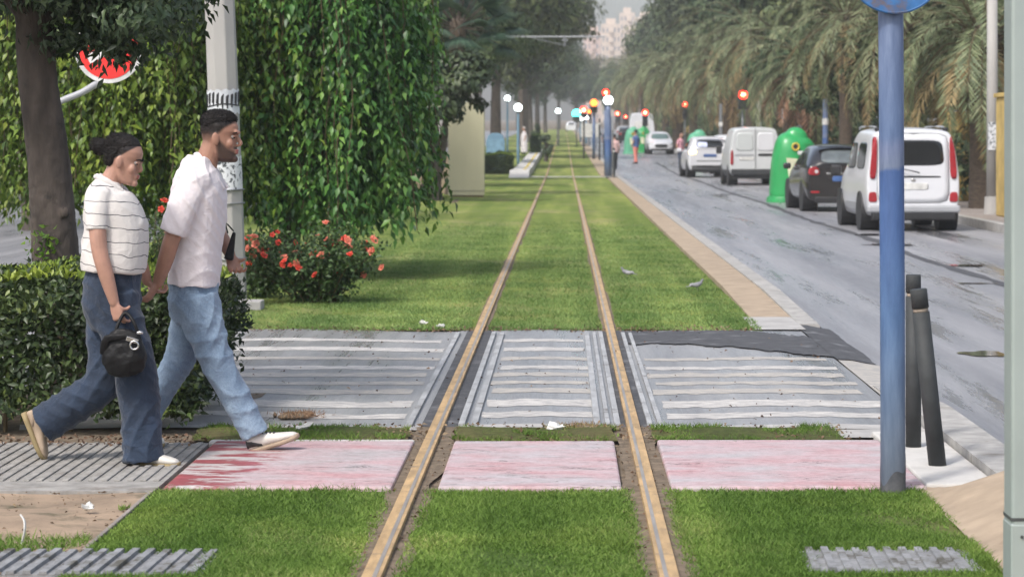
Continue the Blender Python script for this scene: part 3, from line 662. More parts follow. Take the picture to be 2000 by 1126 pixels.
# clipped hedge in front of the trunk
def hedge(loc, sx, sy, h, n, L, label, mats=(L_HEDGE, L_HEDGETOP), ragged=.06, bare=.25, ntop=.14, group=None):
    r = empty('hedge', loc, label=label, cat='hedge', group=group)
    u = rng.random((n, 3)); face = rng.random(n); pos = np.empty((n, 3)); nr = np.empty((n, 3))
    dpt = abs(rng.normal(0, ragged, n))
    pos[:, 0] = (u[:, 0]-.5)*sx; pos[:, 1] = (u[:, 1]-.5)*sy; pos[:, 2] = h*(bare+(1-bare)*u[:, 2]); nr[:] = (0, 0, 1)
    a = face < .42; pos[a, 1] = -sy/2+dpt[a]; nr[a] = (0, -1, .3)
    a = (face >= .42) & (face < .56); pos[a, 0] = sx/2-dpt[a]; nr[a] = (1, 0, .3)
    a = (face >= .56) & (face < .66); pos[a, 0] = -sx/2+dpt[a]; nr[a] = (-1, 0, .3)
    a = (face >= .66) & (face < .74); pos[a, 1] = sy/2-dpt[a]; nr[a] = (0, 1, .3)
    a = face >= .74; pos[a, 2] = h-dpt[a]*.7; nr[a] = (0, 0, 1)
    lump = .05*np.sin(pos[:, 0]*5+1)+.05*np.sin(pos[:, 1]*4+pos[:, 2]*6)+.04*np.sin(pos[:, 0]*13+pos[:, 2]*9)
    pos += nr*(lump[:, None])*min(1, h)+rng.normal(0, .018*min(1, h), (n, 3)); c = np.abs(pos[:, 0])/(sx/2)
    pos[:, 2] -= .1*h*np.clip((np.maximum(c, np.abs(pos[:, 1])/(sy/2))-.85)/.15, 0, 1)*(pos[:, 2] > .6*h)
    d = unit(rng.normal(0, 1, (n, 3))+nr*.6+np.array([0, 0, .3])); nn = unit(nr+rng.normal(0, .45, (n, 3)))
    leaf_mesh('foliage', pos, d, nn, L*(.7+.6*rng.random(n)), L*.52, mats[0], r)
    nt_ = int(n*ntop); pt = np.stack([(rng.random(nt_)-.5)*sx, (rng.random(nt_)-.5)*sy, np.full(nt_, h)], 1)
    pt[:, 2] += .04*h*rng.random(nt_)+.05*h*np.sin(pt[:, 0]*5+1)-.02; d = rng.normal(0, .7, (nt_, 3)); d[:, 2] = abs(d[:, 2])+.5
    leaf_mesh('new_shoots', pt, d, rng.normal(0, 1, (nt_, 3)), L*1.05, L*.5, mats[1], r)
    t = MB(); rr = random.Random(3)
    for i in range(int(sx*sy*6)+4):
        x, y = (rr.random()-.5)*sx*.92, (rr.random()-.5)*sy*.85
        t.loft([(x, y, -.06), (x+rr.uniform(-.06, .06), y, h*.35), (x+rr.uniform(-.15, .15)*h, y+rr.uniform(-.1, .1)*h, h*.85)], [.014, .01, .005], seg=5, n=2)
    t.build('stems', M['twig'], r); return r
hedge((-4.2, 15.1, 0), 4.35, 2.1, .84, 48000, .052, 'clipped dark hedge with bright young tips standing behind the woman', bare=.13, ragged=.12, ntop=.2)
# fallen leaves and soil below the hedge
struct(sheet('hedge_bed', -6.6, -1.95, 13.74, 16.4, .001, soil, 30, 12, jit=(0, .05, .0, .04)))

# rose bushes
petal = mat('rose_petal', (.62, .06, .035), .5, .35, 12); petal2 = mat('rose_petal_pale', (.68, .2, .13), .5, .3, 12)
def rose_head(m):
    b = MB()
    for ring_, (k, ra, tilt, sz) in enumerate([(5, .03, 1.1, .038), (5, .018, .55, .032), (3, .007, .15, .024)]):
        for i in range(k):
            a = 2*math.pi*i/k+ring_*.6; c = Vector((math.cos(a)*ra, math.sin(a)*ra, .01+.006*ring_))
            rot = Matrix.Rotation(a, 3, 'Z') @ Matrix.Rotation(tilt, 3, 'Y'); b.ball(c, (.006, sz*.62, sz*.62), rot, seg=8, rings=6)
    b.ball((0, 0, .005), (.014, .014, .02), seg=8, rings=6); return b.mesh('rose_flower', m)
RH = [rose_head(petal), rose_head(petal2)]
def rose_bush(loc, w, dpt, h, nleaf, nfl, label, seed, spread=1.0):
    r_ = np.random.default_rng(seed); r = empty('rose_bush', loc, label=label, cat='rose bush', group='rose bushes with red flowers on the median')
    t = MB(); tips = []
    for i in range(int(26*w/1.2)):
        a = r_.uniform(0, 6.28); q = r_.random()**.5; ex, ey = math.cos(a)*q*w/2*spread, math.sin(a)*q*dpt/2; ez = h*(.55+.5*r_.random())*(1-.35*q*q)
        t.loft([(ex*.25, ey*.25, -.03), (ex*.6, ey*.6, ez*.55), (ex, ey, ez)], [.009, .007, .004], seg=5, n=3); tips.append((ex, ey, ez))
    t.build('stems', M['twig'], r)
    tips = np.array(tips); idx = r_.integers(0, len(tips), nleaf); u = r_.random((nleaf, 1))**.7
    p = tips[idx]*np.array([1, 1, 1])*u+r_.normal(0, .075, (nleaf, 3)); p[:, 2] = np.abs(p[:, 2])+.02
    leaf_mesh('foliage', p, r_.normal(0, 1, (nleaf, 3)), r_.normal(0, .6, (nleaf, 3))+np.array([0, -.3, .9]), .055*(.7+.6*r_.random(nleaf)), .032, L_ROSE, r)
    for i in range(nfl):
        t_ = tips[r_.integers(0, len(tips))] if i >= len(tips) else tips[i]
        f = bpy.data.objects.new('flower', RH[int(r_.random() < .45)]); C.objects.link(f); f.parent = r
        jit_ = r_.normal(0, .06, 3)*(1 if i >= len(tips) else .3)
        f.location = (t_[0]+jit_[0], t_[1]-.05*(i % 2)+jit_[1], t_[2]+.03+jit_[2]*.8-(.25*h*r_.random() if i % 4 == 0 else 0)); f.scale = [.5+.5*r_.random()]*3
        f.rotation_euler = (r_.uniform(.3, 1.5), 0, r_.uniform(-1.2, 1.2))
    return r
rose_bush((-2.4, 25.3, 0), 1.5, 1.0, .8, 7000, 62, 'wide rose bush full of orange red blooms right of the concrete pole', 2)
rose_bush((-3.08, 26.0, 0), .62, .7, .66, 2200, 9, 'small rose bush with few red blooms hugging the concrete pole', 3)
rose_bush((-3.95, 24.6, 0), .9, .9, 1.0, 3200, 16, 'rose bush with red blooms seen between the woman and the man', 4)
# avenue trees
def tree_variant(seed, rad, h, n, L, m, K=46, spread=.3, name='avenue_tree', trunk=.2):
    r = empty(name, (0, 0, 0)); z0 = h-rad[2]*.75
    p, d, nr = crown_pts(n, rad, K=K, spread=spread, shell=.55, seed=seed); p[:, 2] += h
    leaf_mesh('crown', p, d, nr, L*(.6+.8*rng.random(n)), L*.55, m, r)
    t = MB(); t.loft([(0, 0, -.2), (.05, 0, z0*.5), (0, .05, z0+rad[2]*.3)], [trunk*1.15, trunk*.85, trunk*.6], seg=10, n=4)
    limbs(t, (0, .03, z0), (0, 0, h), rad, 9, seed, trunk*.45, trunk*.1); t.build('trunk', M['bark'], r, smooth=True); return r
def place(v, first, x, y, rz, s, label, cat, group):
    o = v if first else copy_tree(v); o.location = (x, y, gz(y)); o.rotation_euler = (0, 0, rz); o.scale = (s, s, s)
    return tag(o, label, cat, group)
L_DARKAV = leafmat('dark_avenue_leaf', [(.1, (.02, .035, .018)), (.45, (.05, .075, .035)), (.75, (.09, .125, .055)), (.97, (.15, .18, .08))], .6, .2, .3)
L_GREY = leafmat('grey_green_leaf', [(.1, (.04, .055, .035)), (.45, (.09, .115, .06)), (.75, (.14, .17, .09)), (.97, (.2, .22, .12))], .6, .25, .3)
TV = [tree_variant(11, (2.9, 2.9, 2.6), 5.2, 9000, .26, L_DARKAV, K=60), tree_variant(12, (3.4, 3.4, 3.4), 7.2, 9000, .3, L_AV, K=54), tree_variant(13, (3.0, 3.0, 4.2), 8.4, 9000, .3, L_GREY, K=50)]
used = [False]*3
# x, y, variant, scale, label
side_words = ['nearest', 'second', 'third', 'fourth', 'fifth', 'sixth', 'seventh', 'eighth', 'ninth', 'tenth', 'eleventh', 'twelfth', 'thirteenth', 'fourteenth', 'fifteenth', 'sixteenth']
left_inner = [(-7.2, 64, 0, 1.1), (-5.8, 82, 0, 1.05), (-4.9, 95, 1, .8), (-4.9, 122, 1, 1.15), (-4.0, 150, 1, 1.6), (-4.7, 176, 0, 1.7), (-3.4, 205, 2, 1.6), (-3.6, 238, 1, 1.85), (-3.6, 275, 0, 1.6), (-3.2, 315, 1, 1.6), (-2.6, 365, 0, 1.5)]
left_outer = [(-9.5, 46, 1, 1.1), (-13.8, 60, 1, 1.2), (-17.5, 74, 2, 1.2), (-14.2, 88, 1, 1.25), (-9.8, 104, 2, 1.15), (-14.4, 125, 1, 1.3), (-9.5, 148, 2, 1.4), (-14, 175, 1, 1.6), (-9.2, 205, 2, 1.6), (-13, 245, 1, 1.8), (-9.5, 290, 2, 1.7)]
right_outer = [(13.2, 60, 0, 1.2), (12.6, 74, 0, 1.35), (13.4, 90, 0, 1.6), (12.2, 108, 1, 1.15), (13.6, 128, 0, 1.9), (12.4, 150, 0, 1.8), (14.0, 176, 1, 1.5), (13.4, 205, 0, 2.0), (14, 240, 1, 1.6), (13.6, 280, 0, 2.0), (14.5, 330, 1, 1.7), (19, 100, 2, 1.6), (21, 150, 1, 2.0), (22, 210, 2, 2.2)]
for lst, where in ((left_inner, 'in the row left of the tram track'), (left_outer, 'beyond the left carriageway and weeping trees'), (right_outer, 'behind the palms on the right pavement')):
    for i, (x, y, v, s) in enumerate(sorted(lst, key=lambda q: q[1])):
        kind = ['dense dark green', 'full mid green', 'tall grey green'][v]
        place(TV[v], not used[v], x, y, rng.uniform(0, 6), s, f'{kind} tree, {side_words[i]} one {where}', 'tree', 'trees '+where); used[v] = True
# trees that close the end of the avenue
for i, (x, y, v, s) in enumerate([(-1, 470, 1, 1.7), (5, 480, 2, 1.15), (11, 470, 1, 1.3), (17, 460, 2, 1.4), (24, 450, 1, 2.2), (-8, 450, 2, 2.1), (2, 440, 0, 1.5), (8.6, 420, 0, 1.35)]):
    place(TV[v], False, x, y, i, s, f"{['small dark', 'rounded', 'tall pale'][v]} tree closing the far end of the avenue, {['over the track', 'over the left road edge', 'over the parked cars', 'behind the right palms', 'rightmost of all', 'leftmost of all', 'low in the middle', 'low on the right'][i]}", 'tree', 'trees at the far end of the avenue')

for i, (x, y, s, lab) in enumerate([(10.3, 59, .68, 'low dark tree under the nearest date palm'), (9.9, 71.5, .66, 'low dark tree under the second date palm'), (10.0, 86, .75, 'low dark tree under the date palms beyond the blue pole'), (9.8, 99, .8, 'low dark tree behind the panel van')]): place(TV[0], False, x, y, i*1.7, s, lab, 'tree', 'low trees under the palms')
# date palms
def frond_arrays(length, az, el, droop, nl, ll, seed, twist=0):
    r_ = np.random.default_rng(seed); t = np.linspace(0, 1, 12); d0 = np.array([math.cos(az), math.sin(az), 0])
    pts = []
    p = np.zeros(3); e = el
    for i in range(12):
        pts.append(p.copy()); p = p+(d0*math.cos(e)+np.array([0, 0, 1])*math.sin(e))*length/11; e -= droop/11*(1+.5*i/11)
    pts = np.array(pts); tt = np.linspace(.1, 1, nl); px = np.stack([np.interp(tt, t, pts[:, k]) for k in range(3)], 1)
    tg = unit(np.gradient(px, axis=0)); up = unit(np.cross(np.cross(tg, [0, 0, 1.]), tg)); sd = np.cross(tg, up)
    P_, D_, N_ = [], [], []
    for s in (-1, 1):
        q = px+r_.normal(0, .01, px.shape); dd = tg*.75+s*sd*.85+np.array([0, 0, -.35])+up*.25+r_.normal(0, .12, px.shape)
        P_.append(q); D_.append(dd); N_.append(up+r_.normal(0, .2, px.shape))
    env = np.sin(np.pi*np.clip(tt*.92+.08, 0, 1))**.5
    return pts, np.concatenate(P_), np.concatenate(D_), np.concatenate(N_), np.tile(ll*env*r_.uniform(.8, 1.1, nl), 2)
def palm_variant(seed, h, nf, fl, ndead, nl=46, tr=.26):
    r = empty('date_palm', (0, 0, 0)); r_ = np.random.default_rng(seed)
    for part, cnt, m, lo, hi, dr in (('crown', nf, L_PALM, -.3, 1.35, 1.75), ('dead_fronds', ndead, L_DEAD, -.9, -.15, .9)):
        Ps, Ds, Ns, Ls = [], [], [], []; rb = MB()
        for i in range(cnt):
            a = i*2.39996+r_.normal(0, .15); e = lo+(hi-lo)*((i+.5)/cnt)
            pts, p, d, n, l = frond_arrays(fl*(.85+.25*r_.random())*(1 if part == 'crown' else .8), a, e, dr*(.8+.5*r_.random()), nl, .5, seed*100+i)
            off = np.array([0, 0, h]); Ps.append(p+off); Ds.append(d); Ns.append(n); Ls.append(l)
            rb.loft((pts+off)[::3], [.03, .024, .016, .01][:len(pts[::3])], seg=4, n=1, cap='flat')
        p, d, n, l = map(np.concatenate, (Ps, Ds, Ns, Ls))
        o = leaf_mesh(part, p, d, n, l, .035, m, r, fold=.1, curl=.12); s_ = rb.build('rachis', M['twig'], o)
    t = MB(); t.loft([(0, 0, -.2), (0, 0, .3), (.03, 0, h*.5), (0, 0, h-.2), (0, 0, h+.15)], [tr*1.1, tr, tr*.92, tr*1.05, tr*.6], seg=16, n=6)
    for i in range(60):
        a = i*2.4; z = h-.9+.95*(i/60); t.loft([(math.cos(a)*tr*.8, math.sin(a)*tr*.8, z), (math.cos(a)*tr*1.5, math.sin(a)*tr*1.5, z+.2)], [.06, .03], seg=5, n=1, cap='flat')
    t.build('trunk', M['bark_palm'], r, smooth=True); return r
PV = [palm_variant(1, 3.75, 34, 3.6, 15, nl=60, tr=.3), palm_variant(2, 5.0, 34, 4.4, 12), palm_variant(5, 6.2, 32, 4.2, 16)]
usedp = [False]*3
rp = [(9.0, 55, 0, 1.0), (8.9, 67, 1, .88), (8.8, 80, 2, .85), (8.7, 91, 0, 1.1), (9.3, 106, 1, 1.0), (8.5, 117, 2, 1.0), (8.5, 132, 0, 1.25), (9.2, 148, 2, 1.1), (8.4, 166, 1, 1.15), (8.3, 186, 0, 1.4), (8.3, 208, 1, 1.2), (8.2, 232, 1, 1.2), (8.2, 260, 1, 1.3), (8.2, 295, 1, 1.3), (8.2, 335, 1, 1.35), (8.2, 380, 1, 1.3)]
for i, (x, y, v, s) in enumerate(rp):
    place(PV[v], not usedp[v], x, y, rng.uniform(0, 6), s, f'date palm with drooping fronds, {side_words[i]} in the row on the right pavement', 'palm', 'date palms along the right pavement'); usedp[v] = True
for i, (x, y, v, s) in enumerate([(-13.9, 63.5, 1, 1.0), (-16.8, 50, 0, 1.1)]):
    place(PV[v], False, x, y, i*2, s, ['date palm trunk beyond the left road at the picture edge', 'date palm farther out across the left road'][i], 'palm', 'date palms beyond the left road')
# fan palm left of the track with blue green fans
r = empty('fan_palm', (-2.95, 71.5, 0), label='blue green fan palm beside the beige pillar', cat='palm')
Ps, Ds, Ns, Ls = [], [], [], []; st_ = MB(); L_FAN = leafmat('fan_leaf', [(.1, (.03, .07, .05)), (.5, (.07, .13, .09)), (.95, (.16, .24, .16))], .5, .2, .4)
for i in range(34):
    a = i*2.4; e = -.4+1.7*(i/34); L0 = 1.0+.4*rng.random(); d0 = np.array([math.cos(a)*math.cos(e), math.sin(a)*math.cos(e), math.sin(e)]); c = np.array([0, 0, 4.7])+d0*L0
    st_.loft([(0, 0, 4.65), tuple(c)], [.02, .012], seg=4, n=1, cap='flat'); s = unit(np.cross(d0, [0, 0, 1.])); up = np.cross(s, d0)
    for k in np.linspace(-1.7, 1.7, 34):
        Ps.append(c); Ds.append(d0*math.cos(k)+s*math.sin(k)+np.array([0, 0, -.25*abs(k)])); Ns.append(up+.3*s*math.sin(k)); Ls.append(.95*(1-.08*abs(k)))
leaf_mesh('crown', np.array(Ps), np.array(Ds), np.array(Ns), np.array(Ls), .06, L_FAN, r, fold=.2, curl=.12)
st_.loft([(-.1, 0, -.1), (.0, 0, 1.2), (-.05, 0, 2.9), (0, 0, 4.75)], [.3, .22, .2, .24], seg=12, n=4); st_.build('trunk', M['bark_palm'], r, smooth=True)
# ---------------------------------------------------------------- people
def skinmat(name, col):
    m, nt, b = new_mat(name); b.inputs['Roughness'].default_value = .5; b.inputs['Subsurface Weight'].default_value = .08
    b.inputs['Subsurface Radius'].default_value = (.02, .008, .004)
    n = noise(nt, 14, 4); r = ramp(nt, n.outputs[0], [(.3, tuple(c*.86 for c in col)), (.7, tuple(min(1, c*1.1) for c in col))]); nt.links.new(r.outputs[0], b.inputs['Base Color'])
    n2 = noise(nt, 160, 3); bump(nt, b, n2.outputs[0], .12, .002); return m
def denim(name, dark, light):
    m, nt, b = new_mat(name); b.inputs['Roughness'].default_value = .85; b.inputs['Sheen Weight'].default_value = .15
    n = noise(nt, 4.5, 6, .65, stretch=(1, 1, .7)); r = ramp(nt, n.outputs[0], [(.28, dark), (.72, light)])
    n1 = noise(nt, 130, 3, .8); r1 = ramp(nt, n1.outputs[0], [(.3, (.72, .75, .8)), (.7, (1.2, 1.17, 1.12))])
    nt.links.new(mixc(nt, 1.0, r.outputs[0], r1.outputs[0], 'MULTIPLY'), b.inputs['Base Color'])
    n2 = noise(nt, 16, 4, .6, dist=1.0); bump(nt, b, n2.outputs[0], .55, .02); return m
def headskin(base, name, col, dark):
    m = base.copy(); m.name = name; nt = m.node_tree; b = nt.nodes['Principled BSDF']; src = b.inputs['Base Color'].links[0].from_socket
    at = nt.nodes.new('ShaderNodeAttribute'); at.attribute_name = 'pigment'; n = noise(nt, 260, 2, .8); ma = nt.nodes.new('ShaderNodeMath'); ma.operation = 'MULTIPLY_ADD'; ma.inputs[1].default_value = .35; ma.inputs[2].default_value = -.17
    nt.links.new(n.outputs[0], ma.inputs[0]); ad = nt.nodes.new('ShaderNodeMath'); ad.operation = 'ADD'; ad.use_clamp = True; nt.links.new(ma.outputs[0], ad.inputs[0]); nt.links.new(at.outputs['Fac'], ad.inputs[1])
    mu = nt.nodes.new('ShaderNodeMath'); mu.operation = 'MULTIPLY'; nt.links.new(ad.outputs[0], mu.inputs[0]); mu2 = nt.nodes.new('ShaderNodeMath'); mu2.operation = 'MULTIPLY'; mu2.inputs[1].default_value = 4; mu2.use_clamp = True; nt.links.new(at.outputs['Fac'], mu2.inputs[0]); nt.links.new(mu2.outputs[0], mu.inputs[1])
    nt.links.new(mixc(nt, mu.outputs[0], src, dark), b.inputs['Base Color']); return m
def cloth(name, col, var=.05, bm=.4):
    m, nt, b = new_mat(name); b.inputs['Roughness'].default_value = .9; b.inputs['Sheen Weight'].default_value = .1
    n = noise(nt, 5, 4); r = ramp(nt, n.outputs[0], [(.3, tuple(c*(1-var) for c in col)), (.7, tuple(min(1, c*(1+var)) for c in col))])
    nt.links.new(r.outputs[0], b.inputs['Base Color']); n2 = noise(nt, 13, 4, .6, dist=1.2); bump(nt, b, n2.outputs[0], bm, .02); return m
def striped_knit():
    m, nt, b = new_mat('striped_knit'); b.inputs['Roughness'].default_value = .95
    tc = nt.nodes.new('ShaderNodeTexCoord'); sx = nt.nodes.new('ShaderNodeSeparateXYZ'); nt.links.new(tc.outputs['Object'], sx.inputs[0])
    n = noise(nt, 7, 2); a = nt.nodes.new('ShaderNodeMath'); a.operation = 'MULTIPLY_ADD'; a.inputs[1].default_value = .06; nt.links.new(n.outputs[0], a.inputs[0]); nt.links.new(sx.outputs[2], a.inputs[2])
    a1 = nt.nodes.new('ShaderNodeMath'); a1.operation = 'MULTIPLY_ADD'; a1.inputs[1].default_value = .12; nt.links.new(sx.outputs[0], a1.inputs[0]); nt.links.new(a.outputs[0], a1.inputs[2])
    d = nt.nodes.new('ShaderNodeMath'); d.operation = 'DIVIDE'; d.inputs[1].default_value = .066; nt.links.new(a1.outputs[0], d.inputs[0])
    f = nt.nodes.new('ShaderNodeMath'); f.operation = 'FRACT'; nt.links.new(d.outputs[0], f.inputs[0])
    r = ramp(nt, f.outputs[0], [(0, (.62, .59, .57)), (.455, (.62, .59, .57)), (.475, (.09, .09, .1)), (.52, (.09, .09, .1)), (.54, (.62, .59, .57))])
    nt.links.new(r.outputs[0], b.inputs['Base Color']); n2 = noise(nt, 14, 4, .6, dist=1.0); bump(nt, b, n2.outputs[0], .35, .02); return m
M['skin_m'] = skinmat('tan_skin', (.34, .18, .125)); M['skin_w'] = skinmat('light_tan_skin', (.42, .235, .175))
M['skin_beard'] = headskin(M['skin_m'], 'bearded_tan_skin', None, (.016, .012, .011)); M['skin_whair'] = headskin(M['skin_w'], 'hairline_skin', None, (.014, .01, .01)); M['stubble'] = skinmat('bearded_skin', (.06, .035, .028))
M['lips'] = skinmat('lip_skin', (.33, .12, .1))
M['hair'] = mat('dark_hair', (.01, .008, .008), .7, .6, 34, bmp=1.0, bscale=90, spec=.3, stretch=(.35, 1.5, 1.2)); M['hair_fade'] = mat('short_cropped_hair', (.045, .03, .025), .8, .3, 60, bmp=.5, bscale=160)
M['white_shirt'] = cloth('white_shirt_fabric', (.68, .63, .65), .03); M['knit'] = striped_knit(); M['knit_plain'] = cloth('plain_knit', (.62, .59, .57), .04)
M['denim_l'] = denim('pale_denim', (.1, .16, .25), (.27, .36, .47)); M['denim_d'] = denim('dark_denim', (.006, .012, .026), (.022, .044, .088))
M['shoe_w'] = mat('white_leather', (.6, .57, .52), .5, .12, 9); M['shoe_tan'] = mat('beige_suede', (.34, .26, .19), .8, .15, 9); M['gum'] = mat('gum_sole', (.26, .2, .1), .7, .15, 10); M['shoe_blk'] = mat('dark_suede', (.03, .028, .028), .7)
M['bag'] = mat('black_bag_leather', (.006, .006, .007), .5, .3, 20, bmp=.3, spec=.25); M['white_eye'] = mat('eye_white', (.17, .15, .14), .5); M['iris'] = mat('dark_iris', (.02, .012, .01), .2)

def finger_chain(b, p, d, curlax, curl, L, r, m=0):
    pts = [Vector(p)]; d = Vector(d).normalized(); ax = Vector(curlax).normalized()
    for k, (l, c) in enumerate(((.42, .6), (.32, 1.0), (.26, .8))):
        d = Matrix.Rotation(curl*c, 3, ax) @ d; pts.append(pts[-1]+d*L*l)
    b.loft([tuple(q) for q in pts], [r, r*.95, r*.85, r*.7], side=tuple(ax), seg=8, n=2, m=m)
def hand(b, wrist, d, palm, curl, thumb=1, s=1.0, m=0, tc=.5, spread=.12):
    """d: where the hand points; palm: the way the palm faces; fingers curl towards it"""
    w = Vector(wrist); d = Vector(d).normalized(); pn = Vector(palm); pn = (pn-pn.dot(d)*d).normalized(); s_ = d.cross(pn)*thumb
    b.loft([tuple(w-d*.01*s), tuple(w+d*.035*s), tuple(w+d*.085*s)], [(.016*s, .024*s), (.016*s, .036*s), (.013*s, .042*s)], side=tuple(s_), seg=12, n=3, m=m)
    ax = d.cross(pn)
    for k, (o, L, r) in enumerate(((.031, .072, .0092), (.0105, .08, .0095), (-.0105, .075, .009), (-.031, .06, .0082))):
        base = w+d*.082*s+s_*o*s; dd = (d+s_*(o/.031)*spread).normalized()
        finger_chain(b, base, dd, ax, curl*(1+.08*k), L*s, r*s, m)
    finger_chain(b, w+d*.03*s+s_*.026*s, (d*.9+s_*.4+pn*.35), d.cross(pn)*1.0, tc, .062*s, .0105*s, m)

SK = [(0, .072, .012, .026), (.07, .086, -.022, .043), (.18, .084, -.056, .054), (.24, .088, -.064, .057), (.3, .085, -.074, .06), (.42, .084, -.086, .065), (.5, .079, -.093, .069), (.545, .083, -.096, .07), (.6, .092, -.1, .071), (.72, .09, -.102, .073), (.85, .072, -.092, .066), (.94, .042, -.066, .048), (.985, .012, -.035, .022)]
def head_ring(b, H, rows, grow=0, m=0, seg=28, T=None, sc=1.0):
    vs = []; fs = []
    for (t, f, bk, w) in rows:
        cx = (f+bk)/2; rx = (f-bk)/2+grow; ry = w+grow
        for k in range(seg):
            a = 2*math.pi*k/seg; v = Vector((cx+rx*math.cos(a), ry*math.sin(a)*(1-.12*max(0, math.cos(a))), t*H))*1.0
            v = Vector((v.x*sc, v.y*sc, v.z)); vs.append(T @ v if T else v)
    n = len(rows)
    for i in range(n-1):
        for k in range(seg): fs.append((i*seg+k, i*seg+(k+1) % seg, (i+1)*seg+(k+1) % seg, (i+1)*seg+k))
    fs.append(tuple(reversed(range(seg)))); fs.append(tuple(range((n-1)*seg, n*seg))); b.add(vs, fs, m)
def add_head(b, T, H, sc, fem=False):
    head_ring(b, H, [(t, f-(.004 if .5 < t < .65 else .002)*fem, bk, w*(1-.07*fem*(t < .35))) for t, f, bk, w in SK], T=T, sc=sc); z = .8 if fem else 1
    q = lambda x, y, t: tuple(T @ Vector((x*sc, y*sc, t*H)))
    sd = tuple((T.to_3x3() @ Vector((0, 1, 0))))
    b.loft([q(.078, 0, .56), q(.094-.005*fem, 0, .46), q(.108-.008*fem, 0, .38), q(.094-.003*fem, 0, .33)], [(.01*z, .008*z), (.012*z, .009*z), (.011*z, .013*z), (.006, .012*z)], side=sd, seg=10, n=3)
    r3 = T.to_3x3()
    b.ball(q(.09, 0, .245), (.011*sc, .022*sc, .0065), r3); b.ball(q(.087, 0, .195), (.012*sc, .02*sc, .0085), r3); b.ball(q(.08, 0, .07), (.018*sc, .02*sc, .018), r3)
    if not fem: b.loft([q(.084, .03, .6), q(.094, .012, .59), q(.094, -.012, .59), q(.084, -.03, .6)], [.009]*4, seg=8, n=2)
    for s in (-1, 1):
        b.ball(q(-.008, s*.075, .44), (.02*sc, .009*sc, .034*sc), r3 @ Matrix.Rotation(-s*.35, 3, 'Z') @ Matrix.Rotation(-.15, 3, 'Y'))
        b.ball(q(.057, s*.037, .37), (.021*sc, .018*sc, .024), r3)
